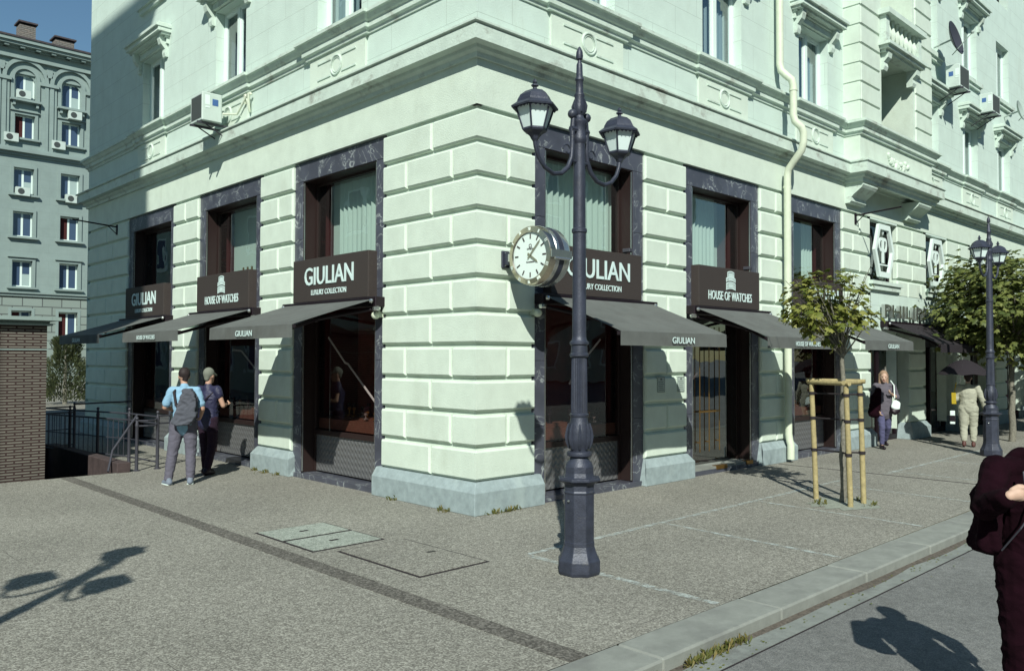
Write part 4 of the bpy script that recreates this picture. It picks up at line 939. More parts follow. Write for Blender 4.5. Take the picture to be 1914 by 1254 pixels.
# ------------------------------------------------------------------ street lamps
def lamp_build(arms):
    t = thing('street_lamp', '', 'street lamp', (0,0,0), 0, 'dark cast-iron street lamps with lanterns')
    o8 = PI/8
    mb = MB(); mb.lathe([(.195,0),(.205,.03),(.205,.13),(.19,.15),(.165,.21),(.15,.26),(.15,.30)], seg=8, rot=o8); mb.lathe([(.145,.28),(.145,.74),(.152,.745),(.152,.76),(.145,.765),(.145,.82),(.16,.84),(.205,.86),(.205,.885),(.15,.89),(.14,.93),(.14,.99)], seg=8, rot=o8)
    mb.build('base', m_lamp, t, world=False, bevel=.004)
    mb = MB(); mb.lathe([(.13,.98),(.12,1.02),(.09,1.05),(.085,1.07),(.115,1.085),(.12,1.10),(.115,1.12),(.08,1.13),(.085,1.15),(.105,1.20),(.112,1.26),(.105,1.33),(.085,1.40),(.08,1.44),(.09,1.455),(.09,1.47),(.078,1.48)], seg=20)
    for k in range(8):   # acanthus leaves on the vase
        a = 2*PI*k/8; c_, s_ = math.cos(a), math.sin(a)
        mb.tube([(r*c_, r*s_, z) for r, z in ((.088,1.15),(.108,1.20),(.117,1.26),(.110,1.33),(.098,1.385))], [.012,.018,.02,.014,.005], 6)
    mb.build('vase', m_lamp, t, world=False, smooth=True)
    mb = MB(); n = 24; pr = [1.47,2.02]; vs = []
    for z in pr:
        for k in range(2*n): a = 2*PI*k/(2*n); r = (.078 if z < 1.6 else .073)-(.006 if k % 2 else 0); vs.append((r*math.cos(a), r*math.sin(a), z))
    mb.add(vs, [(k, (k+1) % (2*n), 2*n+(k+1) % (2*n), 2*n+k) for k in range(2*n)]); mb.build('fluted_shaft', m_lamp, t, world=False)
    mb = MB(); mb.lathe([(.08,2.0),(.09,2.01),(.09,2.03),(.078,2.04),(.076,2.11),(.09,2.12),(.09,2.14),(.07,2.16),(.066,2.2),(.062,3.16),(.072,3.17),(.072,3.20),(.060,3.21),(.055,4.05)], seg=20)
    mb.build('shaft', m_lamp, t, world=False, smooth=True)
    mb = MB(); mb.lathe([(.055,4.0),(.068,4.03),(.068,4.06),(.06,4.08),(.06,4.18),(.072,4.20),(.072,4.22),(.045,4.25),(.04,4.27),(.06,4.30),(.062,4.36),(.045,4.44),(.05,4.46),(.05,4.47),(.036,4.49),(.034,4.6),(.042,4.61),(.04,4.63),(.032,4.64),(.028,4.76),(.018,4.78),(.016,4.80),(.03,4.81),(.034,4.84),(.03,4.88),(.012,4.92),(.004,4.93)], seg=16)
    for k in range(6):
        a = 2*PI*k/6; mb.tube([(r*math.cos(a), r*math.sin(a), z) for r, z in ((.058,4.30),(.066,4.36),(.048,4.43))], [.01,.014,.004], 6)
    mb.build('finial', m_lamp, t, world=False, smooth=True)
    for a in arms:
        ca, sa = math.cos(a), math.sin(a); X = lambda r, z: (r*ca, r*sa, z)
        mb = MB(); pts = [X(.085,4.24),(X(.10,4.12)),X(.10,3.98),X(.11,3.86),X(.16,3.76),X(.25,3.69),X(.36,3.67),X(.47,3.71),X(.55,3.79),X(.59,3.88),X(.60,3.95)]
        mb.tube(pts, [.026,.026,.024,.022,.024,.022,.022,.02,.02,.02,.022], 10)
        mb.ball(X(.10,4.27), .045, 12)
        sc = [X(.17+.06*math.cos(q)*(1-q/9), 3.92+.06*math.sin(q)*(1-q/9)) for q in [k*.5 for k in range(12)]]; mb.tube(sc, .009, 6)
        mb.tube([X(.05,4.13),X(.12,4.13)], .03, 8); mb.tube([X(.05,3.83),X(.125,3.83)], .016, 8)
        A = mb.build('arm', m_lamp, t, world=False, smooth=True)
        lx, ly = .60*ca, .60*sa; z0 = 3.94; rt = PI/6
        mb = MB(); mb.lathe([(.02,-.02),(.035,0),(.045,.02),(.075,.05),(.105,.065),(.115,.08),(.11,.095)], lx, ly, 6, rt, z0)
        for k in range(6):
            aa = rt+2*PI*k/6; mb.tube([(lx+.108*math.cos(aa), ly+.108*math.sin(aa), z0+.08),(lx+.178*math.cos(aa), ly+.178*math.sin(aa), z0+.285)], .009, 6)
        mb.lathe([(.17,.275),(.215,.27),(.22,.285),(.185,.31),(.165,.325),(.16,.345),(.135,.39),(.09,.425),(.05,.44),(.02,.45),(.018,.47),(.035,.475),(.035,.485),(.015,.50),(.022,.51),(.012,.53),(.003,.54)], lx, ly, 6, rt, z0)
        for k in range(6):  # scalloped skirt
            a0 = rt+2*PI*k/6; a1 = rt+2*PI*(k+1)/6
            for q in range(5):
                f0 = q/5; f1 = (q+1)/5; fm = (q+.5)/5; PP = lambda f: (lx+.20*((1-f)*math.cos(a0)+f*math.cos(a1)), ly+.20*((1-f)*math.sin(a0)+f*math.sin(a1)))
                p0, p1, pm = PP(f0), PP(f1), PP(fm); mb.add([(p0[0],p0[1],z0+.275),(p1[0],p1[1],z0+.275),(pm[0],pm[1],z0+.25)], [(0,1,2)])
        Lh = mb.build('lantern', m_lamp, t, world=False, merge=False)
        mb = MB(); mb.lathe([(.10,.085),(.168,.275)], lx, ly, 6, rt, z0); mb.build('lantern_glass', m_lampglass, Lh, world=False)
    mb = MB(); mb.ball((-.146,.0,.68), .012, 8); mb.build('door_lock', m_steel, t, world=False)
    return t
lamp = lamp_build([0, PI]); lamp.location = (-1.14,-2.75,0)
lamp['label'] = 'dark cast-iron lamp post with two lanterns in front of the corner pier, nearest the camera'
l2 = dup(lamp, (11.93,-2.48,0), 0.0, 'dark two-lantern lamp post farther down the street in front of the leafy trees')
l3 = lamp_build([R(-105), R(180), R(55)]); l3.location = (-7.99,-3.33,0); l3['label'] = 'three-lantern lamp post left of the view whose shadow falls on the paving'

# ------------------------------------------------------------------ trees
def maple_leaf(mb, c, nrm, sz, roll_):
    n = Vector(nrm).normalized(); u = n.orthogonal().normalized(); v = n.cross(u)
    u2 = u*math.cos(roll_)+v*math.sin(roll_); v2 = -u*math.sin(roll_)+v*math.cos(roll_)
    out = [(0,-.35),(.22,-.28),(.5,-.2),(.3,.02),(.55,.3),(.22,.25),(0,.62),(-.22,.25),(-.55,.3),(-.3,.02),(-.5,-.2),(-.22,-.28)]
    vs = [tuple(Vector(c)+sz*(a*u2+b*v2)-n*sz*.25*abs(a)-n*sz*.2*(b if b > 0 else 0)) for a, b in out]; vs.append(tuple(Vector(c)))
    mb.add(vs, [(i, (i+1) % 12, 12) for i in range(12)])
def tree(name, label, base, htr, crown, nclump, per, lsz, trad, lm, cat='tree', group=None, seed=1, lean=(0,0), squash=.8, bare=0):
    rnd = random.Random(seed); t = thing(name, label, cat, base, 0, group)
    cx_, cy_, cz_, cr = crown
    mb = MB(); top = Vector((lean[0], lean[1], htr))
    n = 10; P = [Vector((lean[0]*(i/n)**1.5+.012*math.sin(i*1.7), lean[1]*(i/n)**1.5+.01*math.cos(i*2.1), htr*i/n)) for i in range(n+1)]
    mb.tube([tuple(p) for p in P], [trad*(1.15-.45*i/n) for i in range(n+1)], 10)
    cl = []
    for k in range(nclump):
        while True:
            v = Vector((rnd.uniform(-1,1), rnd.uniform(-1,1), rnd.uniform(-1,1)))
            if .28 < v.length < 1: break
        v = v*rnd.uniform(.85,1.12)
        c = Vector((cx_+v.x*cr, cy_+v.y*cr, cz_+v.z*cr*squash)); cl.append(c)
    for k, c in enumerate(cl):
        s_ = top - Vector((0,0,rnd.uniform(0,.25)*htr*.3)); m_ = (s_+c)/2 + Vector((rnd.uniform(-.1,.1), rnd.uniform(-.1,.1), rnd.uniform(0,.15)))*cr
        if k % 2 == 0: mb.tube([tuple(s_), tuple(m_), tuple(c)], [trad*.32, trad*.2, trad*.06], 6)
    for k in range(bare):
        a = rnd.uniform(0,2*PI); e = Vector((cx_+cr*1.0*math.cos(a), cy_+cr*math.sin(a), cz_+cr*rnd.uniform(.3,1.0))); mb.tube([tuple(top), tuple((top+e)/2+Vector((0,0,.05))), tuple(e)], [trad*.25,trad*.15,.004], 5)
    mb.build('trunk', m_bark, t, world=False, smooth=True)
    mb = MB()
    for c in cl:
        k_ = int(per*rnd.uniform(.6,1.4)); rc = cr*rnd.uniform(.16,.30)
        for i in range(k_):
            v = Vector((rnd.gauss(0,.5), rnd.gauss(0,.5), rnd.gauss(0,.38)))*rc; q = c+v
            out = (q-Vector((cx_,cy_,cz_))).normalized(); nn = out*.5+Vector((rnd.uniform(-.6,.6), rnd.uniform(-.6,.6), .75))
            maple_leaf(mb, q, nn, lsz*rnd.uniform(.6,1.2), rnd.uniform(0,6.28))
    mb.build('crown', lm, t, world=False, merge=False)
    return t
tree('young_tree', 'young maple with a small crown held between three wooden stakes', (4.28,-2.82,0), 2.15, (-.17,.16,2.68,.58), 70, 17, .10, .04, m_leaf, seed=4, squash=.85, bare=9)
tree('street_tree', 'leafy maple just behind the far lamp post on the right', (15.6,-1.9,0), 2.4, (0,0,3.15,1.75), 170, 52, .155, .07, m_leaf2, group='leafy maples along the kerb on the right', seed=11, squash=.72)
tree('street_tree', 'taller leafy maple cut by the right edge of the picture', (18.3,-3.3,0), 2.6, (0,0,3.45,1.7), 150, 50, .155, .07, m_leaf2, group='leafy maples along the kerb on the right', seed=23, squash=.8)
tree('street_tree', 'leafy maple farthest along the kerb, hidden behind the nearer ones', (23.0,-2.4,0), 2.6, (0,0,3.3,1.7), 90, 34, .19, .07, m_leaf2, group='leafy maples along the kerb on the right', seed=31, squash=.75)
# evergreen beyond the left end
rnd = random.Random(3); t = thing('evergreen_tree', 'bushy evergreen beyond the left end of the building, behind the railing', 'tree', (3.4,29.4,0))
mb = MB(); mb.tube([(0,0,0),(0,0,1.2),(0,0,2.5)], [.09,.07,.02], 8); mb.build('trunk', m_bark, t, world=False)
mb = MB()
for i in range(6500):
    z = rnd.uniform(.15,2.75); lob = 1+.25*math.sin(5*z+1)+.0; rr = (.95*(1-(z/3.0)**2.2)+.08)*lob; a = rnd.uniform(0,6.28); rr *= 1+.22*math.sin(3*a+z*4)+.1*math.sin(7*a-z*9); q = rr*math.sqrt(rnd.uniform(.25,1)); c = Vector((q*math.cos(a), q*math.sin(a), z))
    up = Vector((math.cos(a)*.6, math.sin(a)*.6, .8+rnd.uniform(-.3,.3))).normalized(); sd_ = up.orthogonal().normalized(); sd_.rotate(Matrix.Rotation(rnd.uniform(0,6.28), 3, up)); h_ = rnd.uniform(.06,.13)
    mb.add([tuple(c-sd_*.02), tuple(c+sd_*.02), tuple(c+sd_*.012+up*h_), tuple(c-sd_*.012+up*h_)], [(0,1,2,3)])
mb.build('crown', m_thuja, t, world=False, merge=False)

# stake frame
t = thing('stake_frame', 'three round wooden stakes with top rails around the young tree', 'tree support', (4.2,-2.8,0))
SP = [(4.34,-2.40),(4.03,-3.03),(4.42,-3.04)]
TP = [(4.30,-2.36),(3.98,-3.0),(4.42,-3.0)]
for (a, b), (c, d) in zip(SP, TP):
    mb = MB(); mb.tube([(a,b,-.02),((a+c)/2+.005,(b+d)/2,.8),(c,d,1.62)], [.037,.036,.034], 12); mb.build('post', m_wood, t, smooth=True)
for i, j in ((0,1),(1,2),(2,0)):
    a = Vector((*TP[i],1.655+.012*i)); b = Vector((*TP[j],1.655+.012*i)); e = (b-a).normalized()*.07; mb = MB(); mb.tube([tuple(a-e), tuple(b+e)], .030, 10); mb.build('rail', m_wood, t, smooth=True)
for z_ in (1.50, 1.15, .70):
    mb = MB(); c = (4.26,-2.82)
    for (a, b), (e, d) in zip(SP, TP): f_ = z_/1.62; mb.tube([(a+(e-a)*f_, b+(d-b)*f_, z_), (c[0], c[1], z_)], .012, 6); mb.lathe([(.045,-.02),(.045,.02)], a+(e-a)*f_, b+(d-b)*f_, 10, 0, z_)
    mb.build('strap', m_strap, t)
mb = MB(); n = 26
mb.add([(4.25,-2.85,.02)]+[(4.25+(.55+.1*math.sin(3*k)+.05*math.cos(7*k))*math.cos(2*PI*k/n), -2.85+(.42+.06*math.cos(5*k))*math.sin(2*PI*k/n), .0048) for k in range(n)], [(0,k+1,(k+1) % n+1) for k in range(n)])
struct(mb.build('soil_patch', m_soil))

# weeds
def weeds(name, label, spots, n=26, h=.07, sp=.07):
    mb = MB(); rnd = random.Random(len(label))
    for (x, y) in spots:
        for k in range(n):
            a = rnd.uniform(0,6.28); r = abs(rnd.gauss(0,sp)); bx_, by_ = x+r*math.cos(a)*1.3, y+r*math.sin(a)*.45; hh = h*rnd.uniform(.4,1.2); l_ = rnd.uniform(-.04,.04); w_ = .006
            mb.add([(bx_-w_,by_,0),(bx_+w_,by_,0),(bx_+l_+w_*1.5,by_+rnd.uniform(-.02,.02),hh*.7),(bx_+l_*1.9,by_,hh)], [(0,1,2,3)])
    o = mb.build(name, m_weed, merge=False); o['kind'] = 'stuff'; o['label'] = label; o['category'] = 'weeds'; return o
weeds('weeds', 'green weeds growing at the foot of the plinths', [(-.1,1.6),(-.11,.55),(-.1,.42),(.45,-.11),(.6,-.1),(.25,-.11),(-.12,5.7),(-.12,5.3),(-.1,4.9),(3.95,-2.7),(4.6,-2.9),(4.4,-3.2),(4.0,-2.6)], 22)
o = weeds('kerb_weeds', 'brownish weeds and litter in the gutter along the kerb', [(-1.5-.16*k,-4.64) for k in range(5)]+[(-2.6,-4.64),(-2.75,-4.66)], 34, .06, .06); o.location.z = -.09
rnd = random.Random(8); mb = MB()
for k in range(150):
    x_ = rnd.uniform(-3,6); y_ = -4.66-abs(rnd.gauss(0,.09)); s_ = rnd.uniform(.006,.02); a = rnd.uniform(0,3)
    mb.add([(x_+s_*math.cos(a+q), y_+s_*.6*math.sin(a+q), -.088+.004*rnd.random()) for q in (0,1.6,3.1,4.7)], [(0,1,2,3)])
o = mb.build('litter', m_leaf, merge=False); o['kind'] = 'stuff'; o['label'] = 'scattered crumbs of leaf litter in the gutter'; o['category'] = 'litter'

# ------------------------------------------------------------------ brick kiosk and railing, left
t = thing('brick_kiosk', 'low brick kiosk with a thin flat roof beside the stairwell at the left edge', 'kiosk', (-6,9,0))
mb = MB(); mb.box(-8.98, -2.97, 7.5, 10.9, -2.9, 2.50); mb.build('brick_wall', m_brick, t)
mb = MB(); mb.box(-8.98, -2.95, 7.485, 10.93, 2.09, 2.11); mb.box(-8.98, -2.90, 7.42, 11.0, 2.50, 2.535); mb.box(-8.98, -2.80, 7.32, 11.05, 2.58, 2.64); mb.box(-8.98, -2.94, 7.46, 10.98, 2.535, 2.58); mb.build('roof', m_bgstone, t)
t = thing('stair_railing', 'grey metal railing with ball-topped posts round the stairwell', 'railing', (-1.5,8,0))
posts = [(-1.66,7.02,.93),(-1.29,7.06,1.02),(-1.37,8.23,1.02),(-1.62,9.2,1.0),(-1.86,10.1,1.0),(-2.08,11.05,1.0),(-1.45,11.25,1.0)]
for k, (a, b, h_) in enumerate(posts):
    mb = MB(); mb.lathe([(.06,0),(.06,.015),(.033,.02),(.030,.05),(.028,h_-.16),(.034,h_-.15),(.034,h_-.14),(.022,h_-.08),(.018,h_-.05)], a, b, 12); mb.ball((a,b,h_-.02), .03, 10); mb.build('post', m_rail, t, smooth=True)
mb = MB()
for z_ in (.87,.78): mb.tube([(posts[0][0],posts[0][1],z_),(-1.50,6.96,z_),(-1.36,7.0,z_),(posts[1][0],posts[1][1],z_+.04)], .014, 6)
for i in range(1,6):
    a, b = posts[i], posts[i+1]
    for z_ in (.92,.80,.12,.45): mb.tube([(a[0],a[1],z_),(b[0],b[1],z_)], .016 if z_ != .45 else .01, 6)
for z_ in (.93,.80): mb.tube([(posts[1][0],posts[1][1],z_),(-.35,7.35,z_)], .015, 6)
mb.tube([(-1.45,11.25,.97),(-.15,11.6,.97)], .018, 6); mb.build('rails', m_rail, t)
mb = MB()
for i in range(2,6):
    a, b = posts[i], posts[i+1]
    for q in range(1,6): mb.tube([(a[0]+(b[0]-a[0])*q/6,a[1]+(b[1]-a[1])*q/6,.12),(a[0]+(b[0]-a[0])*q/6,a[1]+(b[1]-a[1])*q/6,.80)], .007, 5)
mb.build('bars', m_rail, t)
mb = MB(); mb.tube([(-1.42,7.7,.92),(-1.95,7.35,.35),(-2.1,7.1,.02)], .02, 8); mb.tube([(-2.3,7.6,-.2),(-2.5,7.2,-.45)], .02, 8); mb.build('handrail', m_rail, t)

# ------------------------------------------------------------------ building far behind on the left
G_ = thing('apartment_building', 'grey stone apartment building with arched top windows far behind on the left', 'building', (10,60,0))
def BG(u, d, z): return (u, 60-d, z)
cols = [2.75, 5.8, 8.9, 12.0, 15.1, 18.2]; rows = [(14.7,1.9),(11.55,1.8),(7.95,1.9),(4.3,1.9),(18.7,1.7),(21.6,1.9)]
hol = [(u-.65, u+.65, z-h_/2, z+h_/2) for u in cols for z, h_ in rows]
mb = MB(BG); wall_holes(mb, BG, -12, 40, 6.4, 25.2, [h_ for h_ in hol if h_[2] > 6.4], 0, .35); mb.T = MB().T
mb.box(-12, 40, 60.6, 75, 0, 25); mb.build('wall', m_bgstone, G_)
mb = MB(BG); wall_holes(mb, BG, -12, 40, 0, 6.4, [h_ for h_ in hol if h_[2] < 6.4], .06, .4); mb.build('rusticated_base', m_rust, G_)
mb = MB(BG)
for z0, z1, d in ((6.3,6.5,.18),(6.5,6.62,.3),(16.55,16.75,.15),(16.75,16.95,.4),(16.95,17.1,.25),(23.55,23.8,.3),(23.8,24.25,.15),(24.4,24.6,.75),(24.25,24.4,.35),(24.6,24.85,.9)): mb.box(-12.3, 40.3, -.1, d, z0, z1)
k = -12.0
while k < 40: mb.box(k, k+.3, 0, .65, 24.25, 24.4); k += 1.02
mb.build('cornice', m_bgstone, G_)
mb = MB(BG); mb.add([(-12.4,.95,24.86),(40.4,.95,24.86),(40.4,-7,26.3),(-12.4,-7,26.3),(-12.4,-15,24.9),(40.4,-15,24.9)], [(0,1,2,3),(3,2,5,4)]); mb.box(-12.4,40.4,-.5,.97,24.853,24.98)
RFf = mb.build('roof', m_bgdark, G_)
for u, wd, hh, zz in ((9.35,1.05,1.35,25.4),(11.9,1.3,.85,25.4),(6.0,1.2,1.2,25.4)):
    mb = MB(BG); mb.box(u-wd/2, u+wd/2, -2.6, -1.5, zz, zz+hh); ch = mb.build('chimney', m_brick2, RFf)
    mb = MB(BG); mb.box(u-wd/2-.12, u+wd/2+.12, -2.75, -1.35, zz+hh+.12, zz+hh+.24); mb.build('chimney_cap', m_bgdark, RFf)
m_bgglass = mat('far_glass', (.05,.08,.14), .12, 0, .8); m_redcurt = mat('far_open_sash', (.06,.012,.012), .9)
for u in cols:
    for i, (z, h_) in enumerate(rows):
        a0, a1, z0, z1 = u-.65, u+.65, z-h_/2, z+h_/2; D = -.28
        mb = MB(BG)
        for q in ((a0,a0+.1,z0,z1),(a1-.1,a1,z0,z1),(u-.07,u+.07,z0+.1,z1-.1),(a0+.1,a1-.1,z1-.1,z1),(a0+.1,a1-.1,z0,z0+.1)): mb.box(q[0], q[1], D-.05, D, q[2], q[3])
        W = mb.build('window', m_white, G_)
        mb = MB(BG); dk = random.random() < .3; mb.quad((a0,D-.03,z0),(a1,D-.03,z0),(a1,D-.03,z1),(a0,D-.03,z1)); mb.build('pane', m_bgglass, W)
        if dk: MB(BG).box(a0+.1, u-.07, D-.02, D-.01, z0+.1, z1-.1).build('open_sash', m_redcurt, W)
        elif random.random() < .5: MB(BG).box(u+.07, a1-.1, D-.02, D-.01, z0+.1, z0+.1+(h_-.2)*random.choice((.5,1))).build('blind', m_lace, W)
        mb = MB(BG)
        if i == 5:  # arched top row
            for r0, r1, d1 in ((.72,.95,.12),(1.25,1.5,.2)):
                n = 14; cz_ = z1-.35
                for k in range(n):
                    t0, t1 = PI*k/n, PI*(k+1)/n
                    mb.add([(u+r*math.cos(tt), d, cz_+r*math.sin(tt)) for d in (-.02,d1) for r, tt in ((r0,t0),(r1,t0),(r1,t1),(r0,t1))], [(0,1,2,3),(4,5,6,7),(0,1,5,4),(2,3,7,6),(0,3,7,4),(1,2,6,5)])
                for s_ in (-1,1): mb.box(u+s_*r0, u+s_*r1, -.02, d1, (z0-.1 if r0 < 1 else 17.1), cz_)
            mb.box(u-1.0, u+1.0, -.02, .45, z0-.18, z0-.02); [mb.box(u+s_-.08, u+s_+.08, -.02, .3, z0-.5, z0-.18) for s_ in (-.75,.75)]
            mb.prism([(u-.65,z1),(u-.65,z1-.45),(u-.5,z1-.2),(u-.3,z1-.05),(u,z1)], 1, -.3, -.12); mb.prism([(u+.65,z1),(u+.65,z1-.45),(u+.5,z1-.2),(u+.3,z1-.05),(u,z1)], 1, -.3, -.121)
        else:
            mb.box(u-.85, u-.66, -.02, .09, z0, z1+.2); mb.box(u+.66, u+.85, -.02, .09, z0, z1+.2); mb.box(u-.66, u+.66, -.02, .09, z1+.01, z1+.2); mb.box(u-.95, u+.95, -.02, .2, z1+.22, z1+.3) if i in (2,4) else None
            mb.box(u-.98, u+.98, -.02, .26, z0-.16, z0-.02)
        mb.build('window_surround', m_bgstone, W)
for u in [c_+1.55 for c_ in cols]:
    mb = MB(BG); mb.box(u-.52, u+.52, -.02, .12, 17.1, 21.9); mb.box(u-.62, u+.62, -.02, .28, 21.9, 22.15); mb.box(u-.2, u+.2, -.02, .2, 22.6, 23.2); mb.build('pilaster', m_bgstone, G_)
k_ = 0
for (u, z) in ((8.75,21.0),(12.15,20.1),(8.0,17.75),(11.1,17.7),(8.8,13.9),(12.1,13.8)):
    lab = ['air conditioner in the left arched window of the far building','air conditioner under the right arched window of the far building','air conditioner left of the far building window below the left arch','air conditioner left of the far building window below the right arch','air conditioner on the left sill of the third storey from the top, far building','air conditioner on the right sill of the third storey from the top, far building'][k_]; k_ += 1
    t = thing('air_conditioner', lab, 'air conditioner', BG(u, 0, z), 0, 'air conditioning units on the far building')
    MB(BG).box(u-.45, u+.45, .0 if z != 20.1 else .2, .35 if z != 20.1 else .55, z-.3, z+.3).build('casing', m_ac, t)
    mb = MB(BG); dd = .35 if z != 20.1 else .55; n = 14; mb.add([(u-.12+.22*math.cos(2*PI*k/n), dd+.01, z+.22*math.sin(2*PI*k/n)) for k in range(n)], [tuple(range(n))]); mb.build('fan_guard', m_grille, t)

# ------------------------------------------------------------------ buildings across the streets (cast the shade, show in the glass)
def opposite(name, label, x0, x1, y0, y1, h, face, step=3.4):
    t = thing(name, label, 'building', ((x0+x1)/2, (y0+y1)/2, 0), 0, 'stone buildings across the streets')
    mb = MB(); mb.box(x0, x1, y0, y1, 0, h); mb.box(x0-.3, x1+.3, y0-.3, y1+.3, h, h+.4); mb.box(x0-.12, x1+.12, y0-.12, y1+.12, 5.2, 5.6); mb.build('wall', m_opp, t)
    wn = 0
    n = int(((y1-y0) if face == 'x' else (x1-x0))/step)
    fr = MB(); gl = MB()
    for k in range(n):
        for zz in [1.2+3.3*q for q in range(int((h-2)/3.3))]:
            c = (y0 if face == 'x' else x0)+step*(k+.5)
            if face == 'x': fr.box(x1-.02, x1+.10, c-.85, c+.85, zz-.1, zz+2.1); gl.box(x1+.09, x1+.13, c-.62, c+.62, zz+.08, zz+1.95); gl.mi = 0
            else: fr.box(c-.85, c+.85, y1-.02, y1+.10, zz-.1, zz+2.1); gl.box(c-.62, c+.62, y1+.09, y1+.13, zz+.08, zz+1.95)
    o = fr.build('window_surround', m_white, t); o['kind'] = 'stuff'; o = gl.build('window_panes', m_bgglass, t); o['kind'] = 'stuff'
opposite('street_building', 'tall stone building left of the view that shades the end of the facade', -22, -14, -3.0, 2, 25.6, 'x')
opposite('street_building', 'long stone building farther up the side street, seen only in the shop glass', -26, -14, 20, 56, 22, 'x')
opposite('street_building', 'stone building across the road behind the camera', -60, 60, -52, -36, 21, 'y')

# ------------------------------------------------------------------ people
def person(label, loc, rz, H, spec):
    """local frame: faces +y, right hand on +x. spec holds joints, colours and clothing"""
    t = thing('person', label, 'person', (loc[0], loc[1], loc[2] if len(loc) > 2 else 0), rz)
    k = H/1.75; J = dict(pel=(0,0,.94), wai=(0,0,1.08), che=(0,0,1.28), nec=(0,-.01,1.47), hea=(0,.015,1.635),
        shr=(.185,0,1.415), elr=(.25,-.03,1.13), wrr=(.24,.08,.90), shl=(-.185,0,1.415), ell=(-.25,-.03,1.13), wrl=(-.24,.08,.90),
        hir=(.09,0,.92), knr=(.10,.02,.50), anr=(.10,-.03,.09), hil=(-.09,0,.92), knl=(-.10,.02,.50), anl=(-.10,-.03,.09), tor=0.0, tol=0.0, look=0.0, nod=0.0)
    J.update(spec.get('J', {})); v = {a: (Vector(b)*k if isinstance(b, tuple) else b) for a, b in J.items()}
    vx = spec.get('vox', .012); hd = v['hea']; lookd = Vector((math.sin(v['look']), math.cos(v['look']), -v['nod'])).normalized()
    # body: one continuous surface
    mb = MB()
    def cp(a, b, r0, r1, fl=1, wide=(1,0,0)): mb.capsule(v[a] if isinstance(a, str) else a, v[b] if isinstance(b, str) else b, r0*k, r1*k, fl, 14, wide)
    cp('pel','wai',.135,.125,.72); cp('wai','che',.125,.15,.70); cp('che', v['nec']-Vector((0,0,.07)), .15,.09,.68); cp('shr','shl',.055,.055); cp('nec', hd-Vector((0,0,.03)), .052,.052)
    if not spec.get('nohead'):
        mb.ball(tuple(hd+Vector((0,0,.03))*k), .098*k, 16, (.80,.98,1.08)); mb.capsule(hd+lookd*.03*k+Vector((0,0,-.03))*k, hd+lookd*.045*k+Vector((0,0,-.075))*k, .068*k, .042*k, .9)
        mb.capsule(hd+lookd*.085*k+Vector((0,0,.02))*k, hd+lookd*.105*k+Vector((0,0,-.02))*k, .011*k, .016*k)   # nose
        sdv = Vector((lookd.y, -lookd.x, 0)).normalized()
        for s_ in (-1,1): mb.ball(tuple(hd+sdv*s_*.082*k+Vector((0,0,-.0))), .03*k, 10, (.35,.6,1.0))
    for s_ in ('r','l'):
        cp('sh'+s_,'el'+s_,.05,.040); cp('el'+s_,'wr'+s_,.040,.027); cp('hi'+s_,'kn'+s_,.085,.058,.95); cp('kn'+s_,'an'+s_,.058,.038)
        a_ = v['an'+s_]; tt = v['to'+s_]; fd = Vector((math.sin(tt), math.cos(tt), 0)); mb.capsule(a_+Vector((0,0,-.045))*k, a_+fd*.14*k+Vector((0,0,-.062))*k, .036*k, .026*k)
        # hand: palm, thumb and four bent fingers
        w_ = v['wr'+s_]; fdv = (w_-v['el'+s_]).normalized(); hv = spec.get('hand'+s_)
        if hv: fdv = Vector(hv).normalized()
        sg = 1 if s_ == 'r' else -1; wid = Vector((0,1,0)); wid = (wid-fdv*wid.dot(fdv)).normalized() if abs(fdv.y) < .95 else Vector((0,0,1)); inn = fdv.cross(wid)*(-sg)
        pc = w_+fdv*.085*k
        if spec.get('fist') != s_: mb.capsule(w_+fdv*.01*k, pc, .03*k, .038*k, .45, 12, wid)
        cu_ = spec.get('curl', .5)
        if spec.get('fist') == s_:
            wd2 = Vector((.25,.1,.95)).normalized(); fd2 = Vector((-.93,.15,.25)).normalized(); b_ = Vector((0,-1,0)); pc = w_+fd2*.045*k; mb.capsule(w_, pc, .027*k, .034*k, .8, 12, wd2)
            for o_, l_ in ((.030,.034),(.011,.038),(-.009,.036),(-.027,.030)):
                a0 = pc+wd2*o_*k; a1 = a0+(fd2*.9+Vector((0,.25,0)))*l_*k; a2 = a1+(b_*.9+fd2*.25)*.028*k; a3 = a2+(b_*.3-fd2)*.02*k
                mb.capsule(a0, a1, .0125*k, .0115*k, 1, 8); mb.capsule(a1, a2, .0112*k, .010*k, 1, 8); mb.capsule(a2, a3, .010*k, .009*k, 1, 8)
            t0 = w_+wd2*.03*k+fd2*.02*k; t1 = t0+fd2*.035*k+wd2*.012*k; mb.capsule(t0, t1, .0125*k, .0115*k, 1, 8); mb.capsule(t1, t1+fd2*.026*k-wd2*.008*k+b_*.015*k, .0112*k, .0095*k, 1, 8)
            continue
        for q, (o_, l_) in enumerate(((-.028,.068),(-.010,.078),(.010,.072),(.027,.056))):
            b0 = pc+wid*o_*k+fdv*.005*k; d1 = (fdv*math.cos(cu_)+inn*math.sin(cu_)); d2 = (fdv*math.cos(cu_*2.4)+inn*math.sin(cu_*2.4)); b1 = b0+d1*l_*.5*k; b2 = b1+d2*l_*.5*k
            mb.capsule(b0, b1, .0095*k, .009*k, 1, 8); mb.capsule(b1, b2, .009*k, .0075*k, 1, 8)
        th = w_+fdv*.03*k+wid*.03*k; mb.capsule(th, th+(fdv*.7+wid*.6+inn*.4).normalized()*.035*k, .013*k, .0105*k, 1, 8); mb.capsule(th+(fdv*.7+wid*.6+inn*.4).normalized()*.035*k, th+(fdv*.7+wid*.6+inn*.4).normalized()*.035*k+(fdv*.9+inn*.5).normalized()*.028*k, .0105*k, .009*k, 1, 8)
